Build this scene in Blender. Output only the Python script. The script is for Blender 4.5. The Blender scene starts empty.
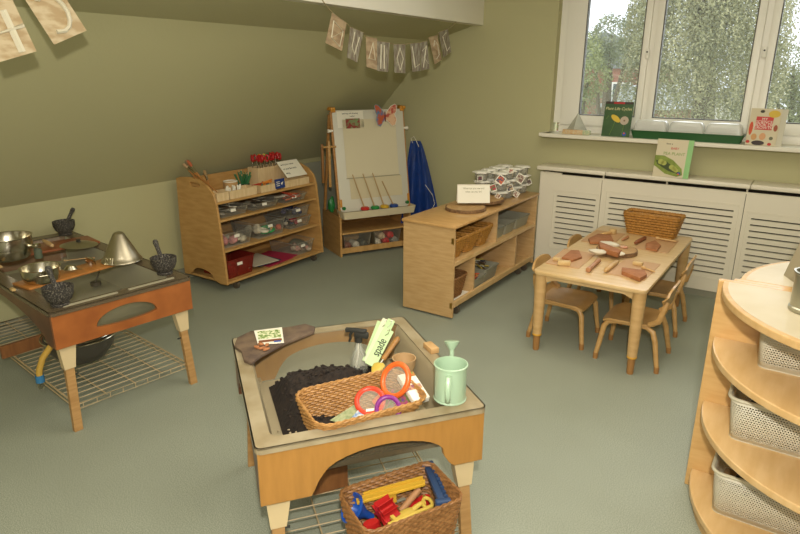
import bpy, bmesh, math, random
from math import radians as R, sin, cos, pi, tau, sqrt
from mathutils import Matrix, Vector, noise

# ---------------------------------------------------------------- camera, world, lights, exposure
SC = bpy.context.scene
COL = SC.collection
FPX, PITCH, YAW, ROLL, CAMH = 614.3, R(17.6), R(34.0), R(.24), 1.6
cd = bpy.data.cameras.new('camera'); cam = bpy.data.objects.new('camera', cd); COL.objects.link(cam)
cd.sensor_width = 36.0; cd.lens = 36.0 * FPX / 800.0; cd.clip_start = .05; cd.clip_end = 200
fw = Vector((-sin(YAW)*cos(PITCH), cos(YAW)*cos(PITCH), -sin(PITCH)))
r0 = Vector((cos(YAW), sin(YAW), 0)); u0 = r0.cross(fw)
rt = r0*cos(ROLL) + u0*sin(ROLL); up = rt.cross(fw)
cm = Matrix((rt, up, -fw)).transposed().to_4x4(); cm.translation = (0, 0, CAMH)
cam.matrix_world = cm
SC.camera = cam
SC.view_settings.view_transform = 'Standard'
SC.view_settings.look = 'None'
SC.view_settings.gamma = 1
SC.view_settings.use_curve_mapping = False
SC.view_settings.exposure = 0.62

W = bpy.data.worlds.new('sky'); SC.world = W; W.use_nodes = True
bg = W.node_tree.nodes['Background']; bg.inputs[0].default_value = (.86, .92, 1, 1); bg.inputs[1].default_value = 1.5

def area(name, loc, rot, sx, sy, power, col=(1, 1, 1), shape='RECTANGLE'):
    l = bpy.data.lights.new(name, 'AREA'); l.energy = power; l.color = col; l.shape = shape; l.size = sx; l.size_y = sy
    o = bpy.data.objects.new(name, l); COL.objects.link(o); o.location = loc; o.rotation_euler = rot
    return o
# daylight entering the window, added overhead and rear fill, and the photographer's own flash
area('window_daylight', (.15, 5.24, 1.75), (R(-90), 0, 0), 4.1, 1.1, 26, (.93, .97, 1))
area('ceiling_fill', (-.9, 2.6, 2.4), (0, 0, 0), 1.2, 1.8, 20, (1, .93, .80))  # added overhead fill over the play area
area('ceiling_fill', (-.6, -.3, 2.4), (0, 0, 0), 1.2, 1.8, 16, (1, .93, .80))  # added overhead fill near the camera
area('rear_fill', (.4, -2.2, 1.55), (R(90), 0, R(12)), 3.0, 1.3, 36, (1, .96, .88))  # added fill from behind the camera, no window built there
area('camera_flash', (.07, -.05, 1.85), (R(82), 0, R(36)), .07, .07, 40, (1, .95, .86), 'DISK')

# ---------------------------------------------------------------- pixel helper (only used to read real places off the photograph)
def ray(x, y): return fw*FPX + rt*(x-400) - up*(y-267)
def atz(x, y, z=0): r = ray(x, y); t = (z-CAMH)/r.z; return Vector((0, 0, CAMH)) + r*t
def atx(x, y, X): r = ray(x, y); return Vector((0, 0, CAMH)) + r*(X/r.x)
def aty(x, y, Y): r = ray(x, y); return Vector((0, 0, CAMH)) + r*(Y/r.y)

# ---------------------------------------------------------------- materials
def s2l(c):
    return tuple((v/12.92 if v <= .04045 else ((v+.055)/1.055)**2.4) for v in c)
def hx(h):
    h = h.lstrip('#'); return s2l([int(h[i:i+2], 16)/255 for i in (0, 2, 4)])
MATS = {}
def mat(name, col, rough=.6, metal=0, col2=None, scale=20, stretch=None, bump=0, bscale=None, coat=0, spec=.5, detail=3, lo=.35, hi=.65, emit=None):
    if name in MATS: return MATS[name]
    m = bpy.data.materials.new(name); m.use_nodes = True; nt = m.node_tree; N = nt.nodes; L = nt.links
    b = N['Principled BSDF']
    c = hx(col) if isinstance(col, str) else col
    b.inputs['Base Color'].default_value = (*c, 1); b.inputs['Roughness'].default_value = rough; b.inputs['Metallic'].default_value = metal
    b.inputs['Coat Weight'].default_value = coat; b.inputs['Coat Roughness'].default_value = .15; b.inputs['Specular IOR Level'].default_value = spec
    if emit: b.inputs['Emission Color'].default_value = (*emit[0], 1); b.inputs['Emission Strength'].default_value = emit[1]
    if col2 or bump:
        tc = N.new('ShaderNodeTexCoord'); mp = N.new('ShaderNodeMapping'); L.new(tc.outputs['Object'], mp.inputs[0])
        if stretch: mp.inputs['Scale'].default_value = stretch
        nz = N.new('ShaderNodeTexNoise'); nz.inputs['Scale'].default_value = scale; nz.inputs['Detail'].default_value = detail
        L.new(mp.outputs[0], nz.inputs['Vector'])
        if col2:
            c2 = hx(col2) if isinstance(col2, str) else col2
            rp = N.new('ShaderNodeValToRGB'); rp.color_ramp.elements[0].position = lo; rp.color_ramp.elements[1].position = hi
            rp.color_ramp.elements[0].color = (*c, 1); rp.color_ramp.elements[1].color = (*c2, 1)
            L.new(nz.outputs[0], rp.inputs[0]); L.new(rp.outputs[0], b.inputs['Base Color'])
        if bump:
            bp = N.new('ShaderNodeBump'); bp.inputs['Strength'].default_value = bump; bp.inputs['Distance'].default_value = .01
            if bscale:
                n2 = N.new('ShaderNodeTexNoise'); n2.inputs['Scale'].default_value = bscale; L.new(mp.outputs[0], n2.inputs['Vector'])
                L.new(n2.outputs[0], bp.inputs['Height'])
            else: L.new(nz.outputs[0], bp.inputs['Height'])
            L.new(bp.outputs[0], b.inputs['Normal'])
    MATS[name] = m; return m

def clear(name, col='#e8eeee', opac=.22, rough=.08, ior=1.35):
    """thin clear plastic or glass: mostly see-through with a gloss film"""
    if name in MATS: return MATS[name]
    m = bpy.data.materials.new(name); m.use_nodes = True; nt = m.node_tree; N = nt.nodes; L = nt.links
    b = N['Principled BSDF']; b.inputs['Base Color'].default_value = (*hx(col), 1); b.inputs['Roughness'].default_value = rough
    tr = N.new('ShaderNodeBsdfTransparent'); mx = N.new('ShaderNodeMixShader'); fr = N.new('ShaderNodeFresnel'); fr.inputs[0].default_value = ior
    ad = N.new('ShaderNodeMath'); ad.operation = 'ADD'; ad.use_clamp = True; ad.inputs[1].default_value = opac
    L.new(fr.outputs[0], ad.inputs[0]); L.new(ad.outputs[0], mx.inputs[0]); L.new(tr.outputs[0], mx.inputs[1]); L.new(b.outputs[0], mx.inputs[2])
    L.new(mx.outputs[0], N['Material Output'].inputs[0]); MATS[name] = m; return m

def dotted(name, col, nu, nv, rad=.30):
    """moulded plastic with staggered round holes, laid out along the UV of the wall"""
    m = bpy.data.materials.new(name); m.use_nodes = True; nt = m.node_tree; N = nt.nodes; L = nt.links
    b = N['Principled BSDF']; b.inputs['Base Color'].default_value = (*hx(col), 1); b.inputs['Roughness'].default_value = .5
    uv = N.new('ShaderNodeTexCoord'); sp = N.new('ShaderNodeSeparateXYZ'); L.new(uv.outputs['UV'], sp.inputs[0])
    def ma(op, a, bb=None):
        n = N.new('ShaderNodeMath'); n.operation = op
        for i, v in enumerate((a, bb)):
            if v is None: continue
            if isinstance(v, (int, float)): n.inputs[i].default_value = v
            else: L.new(v, n.inputs[i])
        return n.outputs[0]
    v = ma('MULTIPLY', sp.outputs[1], nv); row = ma('FLOOR', v); odd = ma('MULTIPLY', ma('MODULO', row, 2), .5)
    u = ma('ADD', ma('MULTIPLY', sp.outputs[0], nu), odd)
    fu = ma('SUBTRACT', ma('FRACT', u), .5); fv = ma('SUBTRACT', ma('FRACT', v), .5)
    d = ma('SQRT', ma('ADD', ma('MULTIPLY', fu, fu), ma('MULTIPLY', fv, fv)))
    hole = ma('LESS_THAN', d, rad)
    ok = ma('MULTIPLY', ma('GREATER_THAN', sp.outputs[1], .08), ma('LESS_THAN', sp.outputs[1], .88))
    hole = ma('MULTIPLY', hole, ok)
    tr = N.new('ShaderNodeBsdfTransparent'); mx = N.new('ShaderNodeMixShader')
    L.new(hole, mx.inputs[0]); L.new(b.outputs[0], mx.inputs[1]); L.new(tr.outputs[0], mx.inputs[2]); L.new(mx.outputs[0], N['Material Output'].inputs[0])
    MATS[name] = m; return m

M_wall = mat('green_paint', '#b4af84', .75, bump=.06, scale=60)
M_white = mat('white_paint', '#dfd9c6', .5)
M_upvc = mat('white_window_plastic', '#e8e4d6', .4)
M_cover = mat('cream_painted_mdf', '#e2dac4', .5)
M_dark = mat('dark_gap', '#2c2115', .9)
M_skirt = mat('grey_skirting', '#8e8c78', .7)
M_maple = mat('maple_ply', '#caa674', .42, col2='#bd9762', scale=9, stretch=(1, 1, 7), coat=.15, detail=5)
M_mapleH = mat('maple_ply_flat', '#d6b27c', .40, col2='#c8a167', scale=9, stretch=(6, 1, 1), coat=.2, detail=5)
M_birch = mat('birch_ply', '#c1965a', .45, col2='#b1854a', scale=7, stretch=(1, 1, 5), coat=.1, detail=5)
M_birchH = mat('birch_shelf', '#c49b60', .45, col2='#b68c50', scale=7, stretch=(5, 1, 1), coat=.1, detail=5)
M_sheen = mat('window_sheen_shelf', '#cdc2a8', .5, col2='#c3b595', scale=5, coat=.0, spec=.3)  # whitish window sheen put into the colour of the round shelf tops
M_edge = mat('ply_edge_band', '#cfab76', .5, col2='#c29c65', scale=30)
M_orange = mat('orange_stained_wood', '#a4602c', .4, col2='#8c4e22', scale=8, stretch=(1, 6, 1), coat=.3, detail=6)
M_amber = mat('amber_beech_panel', '#ab7a38', .4, col2='#a07132', scale=6, stretch=(6, 1, 1), coat=.25, detail=6)
M_brown = mat('dark_brown_veneer', '#6a4227', .45, col2='#573420', scale=9, stretch=(6, 1, 1), coat=.2, detail=5)
M_pine = mat('pine_leg', '#b48c58', .5, col2='#a37a48', scale=8, stretch=(1, 1, 8), detail=4)
M_cream = mat('cream_moulded_plastic', '#c9b48a', .5)
M_wire = mat('cream_coated_wire', '#b7a27c', .45)
M_bent = mat('bent_beech', '#c39a60', .4, col2='#b38a50', scale=8, stretch=(1, 1, 4), coat=.25)
M_foot = mat('worn_wood_foot', '#a1733f', .5)
M_tabletop = mat('pale_birch_tabletop', '#d8b987', .38, col2='#ccaa74', scale=6, stretch=(1, 6, 1), coat=.25, detail=5)
M_steel = mat('stainless_steel', '#c2bba6', .24, 1)
M_steelb = mat('brushed_steel', '#b3aa94', .36, 1, bump=.05, scale=4, stretch=(1, 1, 60))
M_granite = mat('speckled_granite', '#2c2823', .75, col2='#8d8575', scale=190, lo=.52, hi=.70, detail=2)
M_black = mat('black_rubber', '#26241f', .6)
M_castor = mat('grey_castor', '#6a5f50', .4, .4)
M_wicker = mat('golden_wicker', '#b3854c', .55, col2='#9a6e38', scale=60)
M_wickerD = mat('brown_wicker', '#94683a', .55, col2='#7a5229', scale=60)
M_wickerY = mat('yellow_wicker', '#b58138', .55, col2='#9a6a28', scale=50)
M_soil = mat('dark_soil', '#2e231a', .95, col2='#1c140e', scale=60, bump=.3)
M_mint = mat('mint_enamel', '#a3bd9f', .3, coat=.3)
M_tray = clear('dusty_clear_plastic_tray', '#a5987a', .24, .3)
M_trayc = clear('clear_plastic_tray', '#a19d84', .34, .2)
M_rim = mat('dusty_beige_plastic_rim', '#a5987c', .35, col2='#8f7f60', scale=9, stretch=(1, 1, 1))
M_rimd = clear('smoky_plastic_rim', '#6f604a', .62, .25)
M_glass = clear('window_glass', '#dfe6e0', .05, .02)
M_bin = clear('clear_plastic_bin', '#d8d2be', .04, .1, 1.18)
M_dome = clear('clear_plastic_dome', '#f6f6ee', .45, .1)
M_paper = mat('white_paper', '#e9e3d0', .7)
M_red = mat('red_plastic', '#b3211f', .4)
M_green = mat('green_plastic', '#1f6e34', .4)
M_blue = mat('blue_plastic', '#1f4fa3', .35)
M_yellow = mat('yellow_plastic', '#cfa535', .4)
M_orangep = mat('orange_plastic', '#e0672a', .35)
M_purple = mat('purple_plastic', '#7a2378', .35)
M_pink = mat('pink_cloth', '#c78d80', .8)
M_pinkp = mat('pink_paper', '#b52b48', .7)
M_navy = mat('navy_plastic', '#262c48', .5)
M_terra = mat('terracotta_clay', '#ab7046', .75, col2='#9a6237', scale=30)
M_mat = mat('beige_work_mat', '#bd9468', .6)
M_bark = mat('rough_bark', '#8a6a46', .9, col2='#64482c', scale=60, bump=.8)
M_slice = mat('cut_log_face', '#c09a66', .7, col2='#ad8551', scale=12)
M_dough = mat('white_floury_dough', '#d2cab4', .85, bump=.3, scale=50)
M_slate = mat('weathered_slate', '#75614c', .75, col2='#57463a', scale=18, bump=.5)
M_greyp = mat('grey_storage_plastic', '#95927e', .5)
M_tan = mat('mid_brown_plank', '#87592f', .5, col2='#764a26', scale=9, stretch=(6, 1, 1))
M_ink = mat('dark_ink', '#2a2a24', .7)
M_leather = mat('reddish_brown_wood', '#8c5230', .5, col2='#7a4426', scale=30, stretch=(1, 1, 6))

# ---------------------------------------------------------------- mesh builder
def frame(a, b):
    z = (Vector(b)-Vector(a)).normalized(); x = z.orthogonal().normalized(); return x, z.cross(x), z
class MB:
    def __init__(s, M=None): s.bm = bmesh.new(); s.M = M or Matrix()
    def v(s, p): return s.bm.verts.new(s.M @ Vector(p))
    def f(s, vs):
        try: return s.bm.faces.new(vs)
        except ValueError: return None
    def box(s, c, d, bev=0, rot=None, taper=None):
        """c centre, d full size, taper (sx, sy) scales the bottom"""
        M = Matrix.Translation(c)
        if rot is not None: M = M @ rot
        bm2 = bmesh.new(); bmesh.ops.create_cube(bm2, size=1)
        for q in bm2.verts:
            q.co = Vector((q.co.x*d[0], q.co.y*d[1], q.co.z*d[2]))
            if taper and q.co.z < 0: q.co.x *= taper[0]; q.co.y *= taper[1]
        if bev: bmesh.ops.bevel(bm2, geom=bm2.edges[:], offset=min(bev, min(d)*.45), segments=2, affect='EDGES', profile=.5)
        s._merge(bm2, M); return s
    def _merge(s, bm2, M=None):
        mp = {}
        for q in bm2.verts: mp[q] = s.bm.verts.new(s.M @ ((M @ q.co) if M else q.co))
        for fc in bm2.faces: s.f([mp[q] for q in fc.verts])
        bm2.free()
    def cyl(s, a, b, r, r2=None, n=16, caps=True):
        r2 = r if r2 is None else r2; a = Vector(a); b = Vector(b); x, y, z = frame(a, b)
        A = [s.v(a+(x*cos(tau*i/n)+y*sin(tau*i/n))*r) for i in range(n)]
        B = [s.v(b+(x*cos(tau*i/n)+y*sin(tau*i/n))*r2) for i in range(n)]
        for i in range(n): s.f([A[i], A[(i+1) % n], B[(i+1) % n], B[i]])
        if caps: s.f(A[::-1]); s.f(B)
        return s
    def lathe(s, prof, c=(0, 0, 0), n=28, rot=None, sx=1, sy=1):
        """prof: list of (r, z)"""
        T = Matrix.Translation(c) @ (rot or Matrix())
        rings = []
        for r, z in prof:
            if r < 1e-6: rings.append([s.v(T @ Vector((0, 0, z)))])
            else: rings.append([s.v(T @ Vector((r*cos(tau*i/n)*sx, r*sin(tau*i/n)*sy, z))) for i in range(n)])
        for a, b in zip(rings, rings[1:]):
            for i in range(n):
                j = (i+1) % n
                if len(a) == 1 and len(b) == 1: continue
                if len(a) == 1: s.f([a[0], b[j], b[i]])
                elif len(b) == 1: s.f([a[i], a[j], b[0]])
                else: s.f([a[i], a[j], b[j], b[i]])
        return s
    def tube(s, pts, r, n=8, closed=False, flat=1):
        pts = [Vector(p) for p in pts]; m = len(pts); rings = []; px = None
        rr = r if isinstance(r, (list, tuple)) else [r]*m
        for i, p in enumerate(pts):
            if closed: t = pts[(i+1) % m]-pts[i-1]
            else: t = pts[min(i+1, m-1)]-pts[max(i-1, 0)]
            if t.length < 1e-9: t = Vector((0, 0, 1))
            t.normalize()
            if px is None: px = t.orthogonal().normalized() if abs(t.z) > .95 else Vector((0, 0, 1)).cross(t).normalized()
            px = (px - t*px.dot(t))
            px = px.normalized() if px.length > 1e-6 else t.orthogonal().normalized()
            py = t.cross(px)
            rings.append([s.v(p+px*cos(tau*k/n)*rr[i]+py*sin(tau*k/n)*rr[i]*flat) for k in range(n)])
        for i in range(m if closed else m-1):
            a, b = rings[i], rings[(i+1) % m]
            for k in range(n): s.f([a[k], a[(k+1) % n], b[(k+1) % n], b[k]])
        if not closed: s.f(rings[0][::-1]); s.f(rings[-1])
        return s
    def prism(s, loops, t, M=None, bev=0):
        """outline loops (first outer, rest holes) in XY, extruded 0..t along Z, then M"""
        bm2 = bmesh.new(); es = []
        for lp in loops:
            vs = [bm2.verts.new((p[0], p[1], 0)) for p in lp]
            es += [bm2.edges.new((vs[i], vs[(i+1) % len(vs)])) for i in range(len(vs))]
        bmesh.ops.triangle_fill(bm2, use_beauty=True, use_dissolve=False, edges=es)
        g = bmesh.ops.extrude_face_region(bm2, geom=bm2.faces[:])
        bmesh.ops.translate(bm2, vec=(0, 0, t), verts=[e for e in g['geom'] if isinstance(e, bmesh.types.BMVert)])
        bmesh.ops.recalc_face_normals(bm2, faces=bm2.faces[:])
        if bev:
            eb = [e for e in bm2.edges if len(e.link_faces) == 2 and e.calc_face_angle(0) > .9 and abs(e.verts[0].co.z-e.verts[1].co.z) < 1e-6]
            bmesh.ops.bevel(bm2, geom=eb, offset=bev, segments=2, affect='EDGES', profile=.5)
        s._merge(bm2, M); return s
    def ball(s, c, r, sc=(1, 1, 1), sub=2, rot=None, amp=0, seed=0):
        bm2 = bmesh.new(); bmesh.ops.create_icosphere(bm2, subdivisions=sub, radius=1)
        for q in bm2.verts:
            k = 1 + (amp*noise.noise(q.co*1.7+Vector((seed, seed*.7, 0))) if amp else 0)
            q.co = Vector((q.co.x*r*sc[0]*k, q.co.y*r*sc[1]*k, q.co.z*r*sc[2]*k))
        s._merge(bm2, Matrix.Translation(c) @ (rot or Matrix())); return s
    def build(s, name, m, parent=None, smooth=True, loc=None, rot=None, recalc=True, uv=None):
        if recalc: bmesh.ops.recalc_face_normals(s.bm, faces=s.bm.faces[:])
        me = bpy.data.meshes.new(name); s.bm.to_mesh(me); s.bm.free()
        if smooth:
            me.shade_smooth()
            me.set_sharp_from_angle(angle=R(38))
        for mm in (m if isinstance(m, (list, tuple)) else [m]): me.materials.append(mm)
        o = bpy.data.objects.new(name, me); COL.objects.link(o)
        if parent is not None: o.parent = parent
        if loc is not None: o.location = loc
        if rot is not None: o.rotation_euler = rot
        return o
def tag(o, label=None, cat=None, group=None, kind=None):
    if label: o['label'] = label
    if cat: o['category'] = cat
    if group: o['group'] = group
    if kind: o['kind'] = kind
    return o
def thing(name, label, cat, loc=(0, 0, 0), rz=0, group=None, rot=None):
    o = bpy.data.objects.new(name, None); o.empty_display_size = .05; COL.objects.link(o); o.location = loc
    o.rotation_euler = rot if rot else (0, 0, rz)
    return tag(o, label, cat, group)
def kids(o): return [c for c in COL.objects if c.parent == o]
def copy_tree(o, parent=None):
    c = o.copy(); COL.objects.link(c)
    if parent is not None: c.parent = parent
    for ch in kids(o): copy_tree(ch, c)
    return c
def dup(o, loc, rz, label, group=None, rot=None):
    c = copy_tree(o); c.location = loc; c.rotation_euler = rot if rot else (0, 0, rz); c['label'] = label
    if group: c['group'] = group
    return c
def struct(name, mb, m, **k):
    o = mb.build(name, m, smooth=False, **k); o['kind'] = 'structure'; return o
def rrect(w, d, r, n=5, cx=0, cy=0):
    pts = []
    for (sx, sy, a0) in ((1, 1, 0), (-1, 1, 90), (-1, -1, 180), (1, -1, 270)):
        for i in range(n+1):
            a = R(a0+90*i/n); pts.append((cx+sx*(w/2-r)+r*cos(a), cy+sy*(d/2-r)+r*sin(a)))
    return pts
def ell(rx, ry, n=24, cx=0, cy=0, a0=0, a1=360):
    return [(cx+rx*cos(R(a0+(a1-a0)*i/n)), cy+ry*sin(R(a0+(a1-a0)*i/n))) for i in range(n + (0 if a1-a0 == 360 else 1))]
def resample(poly, n):
    pts = [Vector(p) for p in poly]; m = len(pts); L = [(pts[(i+1) % m]-pts[i]).length for i in range(m)]; T = sum(L); out = []
    i = 0; acc = 0
    for k in range(n):
        d = T*k/n
        while acc+L[i] < d: acc += L[i]; i += 1
        out.append(pts[i].lerp(pts[(i+1) % m], (d-acc)/max(L[i], 1e-9)))
    return out
MYZ = Matrix(((0, 0, 1, 0), (1, 0, 0, 0), (0, 1, 0, 0), (0, 0, 0, 1)))    # XY outline -> YZ plane, thickness along X
MXZ = Matrix(((1, 0, 0, 0), (0, 0, -1, 0), (0, 1, 0, 0), (0, 0, 0, 1)))   # XY outline -> XZ plane, thickness along -Y
def T(x, y, z): return Matrix.Translation((x, y, z))
def RX(a): return Matrix.Rotation(R(a), 4, 'X')
def RY(a): return Matrix.Rotation(R(a), 4, 'Y')
def RZ(a): return Matrix.Rotation(R(a), 4, 'Z')
def shell(mb, top, bot, h, th, base=True, n=5, rr=.02):
    """open tray: outer and inner tapering walls; top, bot = (w, d)"""
    O0 = rrect(bot[0], bot[1], rr*.8, n); O1 = rrect(top[0], top[1], rr, n)
    I1 = rrect(top[0]-2*th, top[1]-2*th, max(rr-th, .002), n); I0 = rrect(bot[0]-2*th, bot[1]-2*th, max(rr*.8-th, .002), n)
    A = [mb.v((*p, 0)) for p in O0]; B = [mb.v((*p, h)) for p in O1]; C_ = [mb.v((*p, h)) for p in I1]; D = [mb.v((*p, th)) for p in I0]
    m = len(A)
    for i in range(m):
        j = (i+1) % m
        mb.f([A[i], A[j], B[j], B[i]]); mb.f([B[i], B[j], C_[j], C_[i]]); mb.f([C_[i], C_[j], D[j], D[i]])
    mb.f(A[::-1]); mb.f(D); return mb
def text(s, size, name, m, parent, M, align='CENTER', font_shear=0, ext=.0006):
    cu = bpy.data.curves.new(name, 'FONT'); cu.body = s; cu.size = size; cu.align_x = align; cu.align_y = 'CENTER'; cu.extrude = ext; cu.shear = font_shear
    o = bpy.data.objects.new(name, cu); COL.objects.link(o)
    bpy.context.view_layer.update()
    me = bpy.data.meshes.new_from_object(o); bpy.data.objects.remove(o)
    me.materials.clear(); me.materials.append(m)
    t = bpy.data.objects.new(name, me); COL.objects.link(t); t.parent = parent; t.matrix_local = M; return t
# ================================================================ THE ROOM
KX, KZ, WY = -4.08, .80, 5.06
CX1, CZ1, CX2, CZ2 = -3.06, 1.87, -2.66, 1.985      # where the slope turns flatter, and where it meets the white upstand
# floor: speckled sea-green vinyl
m = mat('speckled_green_vinyl', '#a0a78f', .55, spec=.25); nt = m.node_tree; N = nt.nodes; L = nt.links
tc = N.new('ShaderNodeTexCoord'); n1 = N.new('ShaderNodeTexNoise'); n1.inputs['Scale'].default_value = 240; n1.inputs['Detail'].default_value = 2
n2 = N.new('ShaderNodeTexNoise'); n2.inputs['Scale'].default_value = 2.2; n2.inputs['Detail'].default_value = 4
L.new(tc.outputs['Object'], n1.inputs[0]); L.new(tc.outputs['Object'], n2.inputs[0])
r1 = N.new('ShaderNodeValToRGB'); r1.color_ramp.elements[0].position = .38; r1.color_ramp.elements[1].position = .62
r1.color_ramp.elements[0].color = (*hx('#848a79'), 1); r1.color_ramp.elements[1].color = (*hx('#a5a998'), 1)
L.new(n1.outputs[0], r1.inputs[0])
mx = N.new('ShaderNodeMixRGB'); mx.blend_type = 'MULTIPLY'; mx.inputs[0].default_value = .35
r2 = N.new('ShaderNodeValToRGB'); r2.color_ramp.elements[0].position = .35; r2.color_ramp.elements[1].position = .65
r2.color_ramp.elements[0].color = (.8, .8, .78, 1); r2.color_ramp.elements[1].color = (1, 1, 1, 1); L.new(n2.outputs[0], r2.inputs[0])
L.new(r1.outputs[0], mx.inputs[1]); L.new(r2.outputs[0], mx.inputs[2]); L.new(mx.outputs[0], N['Principled BSDF'].inputs['Base Color'])
M_floor = m
struct('floor', MB().box((-.9, 1.4, -.05), (6.7, 7.7, .1)), M_floor)
struct('wall_left', MB().box((KX-.06, 1.45, KZ/2), (.12, 7.4, KZ)), M_wall)
b = MB()
prof = [(KX, KZ), (CX1, CZ1), (CX2, CZ2), (CX2, CZ2+.1), (CX1-.04, CZ1+.1), (KX-.12, KZ+.03), (KX-.12, KZ)]
b.prism([[(x, z) for x, z in prof]], 7.4, T(0, 5.15, 0) @ MXZ)
struct('wall_slope', b, M_wall)
struct('trim_1', MB().box((-2.615, 1.45, 2.235), (.10, 7.35, .5)), M_white)          # white upstand where the ceiling lifts
struct('ceiling', MB().box((-.15, 1.45, 2.53), (5.05, 7.5, .1)), M_white)
WX0, WX1, WZ0, WZ1 = -1.905, 2.0, 1.12, 2.36
b = MB(); ft = .16
b.box(((-4.2+WX0)/2, WY+ft/2, 1.25), (WX0+4.2, ft, 2.5)); b.box(((WX0+WX1)/2, WY+ft/2, WZ0/2), (WX1-WX0, ft, WZ0))
b.box(((WX0+WX1)/2, WY+ft/2, (WZ1+2.5)/2), (WX1-WX0, ft, 2.5-WZ1)); b.box(((WX1+2.4)/2, WY+ft/2, 1.25), (2.4-WX1, ft, 2.5))
struct('wall_far', b, M_wall)
struct('wall_right', MB().box((2.4, 1.45, 1.25), (.12, 7.4, 2.5)), M_wall)
struct('wall_near', MB().box((-.9, -2.3, 1.25), (6.6, .12, 2.5)), M_wall)
struct('trim_2', MB().box(((WX0+WX1)/2-.0, 5.02, 1.115), (WX1-WX0+.0, .27, .03), bev=.006).box((-1.93+.03, 4.99, 1.115), (.09, .14, .03), bev=.006), M_white)  # window board
struct('baseboard_left', MB().box((KX+.006, 1.45, .045), (.012, 7.2, .09)), M_skirt)
struct('baseboard_far', MB().box((-2.95, WY-.006, .045), (2.2, .012, .09)), M_skirt)
struct('trim_3', MB().box((KX+.008, 4.52, .43), (.016, .86, .66), bev=.004), mat('grey_white_hatch', '#a9a893', .6))   # eaves hatch
# window: frame, sashes and panes
win = thing('window_1', None, None, (0, 0, 0)); win['kind'] = 'structure'
gx = [(-1.69, -1.245), (-1.115, -.505), (-.37, .24), (.375, .985), (1.12, 1.82)]
gz0, gz1 = 1.27, 2.24; FY = 5.15
b = MB(); xs = [-1.86] + [(a[1]+c[0])/2 for a, c in zip(gx, gx[1:])] + [2.0]
b.box((.07, FY+.02, 1.16), (3.86, .07, .08), bev=.006); b.box((.07, FY+.02, 2.32), (3.86, .07, .08), bev=.006)
b.box((-1.875, FY+.02, 1.74), (.07, .066, 1.076))
for x in xs[1:-1]: b.box((x, FY+.022, 1.74), (.06, .066, 1.076))
b.build('window_frame', M_upvc, win)
for i, (x0, x1) in enumerate(gx):
    b = MB(); sx0 = xs[i]+.02 if i else -1.84; sx1 = xs[i+1]-.02
    b.prism([[(sx0, 1.19), (sx1, 1.19), (sx1, 2.29), (sx0, 2.29)], [(x0, gz0), (x1, gz0), (x1, gz1), (x0, gz1)]], .05, T(0, FY+.01, 0) @ MXZ, bev=.004)
    s = b.build('sash', M_upvc, win)
    MB().prism([[(x0-.001, gz0), (x1, gz0), (x1, gz1), (x0, gz1)], [(x0+.007, gz0+.007), (x1-.007, gz0+.007), (x1-.007, gz1-.007), (x0+.007, gz1-.007)]], .045, T(0, FY+.008, 0) @ MXZ).build('gasket', mat('grey_gasket', '#5b5a50', .7), s)
    MB().box(((x0+x1)/2, FY, (gz0+gz1)/2), (x1-x0, .006, gz1-gz0)).build('pane', M_glass, s)
for hx_, hz in ((-1.20, 1.74), (-.43, 1.74)):
    MB().box((hx_, FY-.052, hz), (.028, .02, .075), bev=.006).box((hx_, FY-.07, hz-.0), (.012, .02, .012)).build('window_handle', M_upvc, win)
    MB().cyl((hx_, FY-.063, hz+.012), (hx_, FY-.0625-.008, hz+.012), .006).build('handle_lock', M_ink, win)

# ================================================================ OUTSIDE
rnd = random.Random(5)
def leaf_mesh(name, pts, size, m, parent):
    me_v = []; me_f = []
    for p in pts:
        n = Vector((rnd.gauss(0, 1), rnd.gauss(0, 1), rnd.gauss(0, 1)+.4)).normalized(); a = n.orthogonal().normalized(); c = n.cross(a)
        t = rnd.uniform(0, tau); a, c = a*cos(t)+c*sin(t), c*cos(t)-a*sin(t); s_ = size*rnd.uniform(.6, 1.3)
        k = len(me_v); me_v += [p-a*s_, p-c*s_*.45, p+a*s_, p+c*s_*.45]; me_f.append((k, k+1, k+2, k+3))
    me = bpy.data.meshes.new(name); me.from_pydata([tuple(v) for v in me_v], [], me_f); me.materials.append(m)
    o = bpy.data.objects.new(name, me); COL.objects.link(o); o.parent = parent; return o
def hazy_leafmat(name, c1, c2):  # pale, low-contrast leaf colours carry the outdoor haze
    return mat(name, c1, .8, col2=c2, scale=1.3, lo=.38, hi=.62, detail=4)
M_trunk = mat('tree_trunk', '#6b5f48', .9, bump=.5, scale=12)
def tree(label, loc, h, blobs, dens, size, m, grp='trees outside the window'):
    t = thing('garden_tree', label, 'tree', loc, 0, grp); pts = []
    b = MB(); b.tube([(0, 0, 0), (.1, 0, h*.35), (0, .1, h*.7)], [.2, .15, .07], n=10)
    for (x, y, z, r) in blobs: b.tube([(0, 0, h*.35), (x*.5, y*.5, (h*.35+z)/2), (x, y, z)], [.1, .07, .03], n=6)
    b.build('trunk', M_trunk, t)
    for (x, y, z, r) in blobs:
        for _ in range(int(dens*r*r)):
            d = Vector((rnd.gauss(0, 1), rnd.gauss(0, 1), rnd.gauss(0, 1))).normalized()*r*rnd.uniform(.55, 1)
            k = 1+.35*noise.noise(d*1.5+Vector((x, y, z))); pts.append(Vector((x, y, z))+Vector((d.x*k, d.y*k, d.z*k*.9)))
    leaf_mesh('foliage', pts, size, m, t); return t
GZ = -3.2
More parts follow.
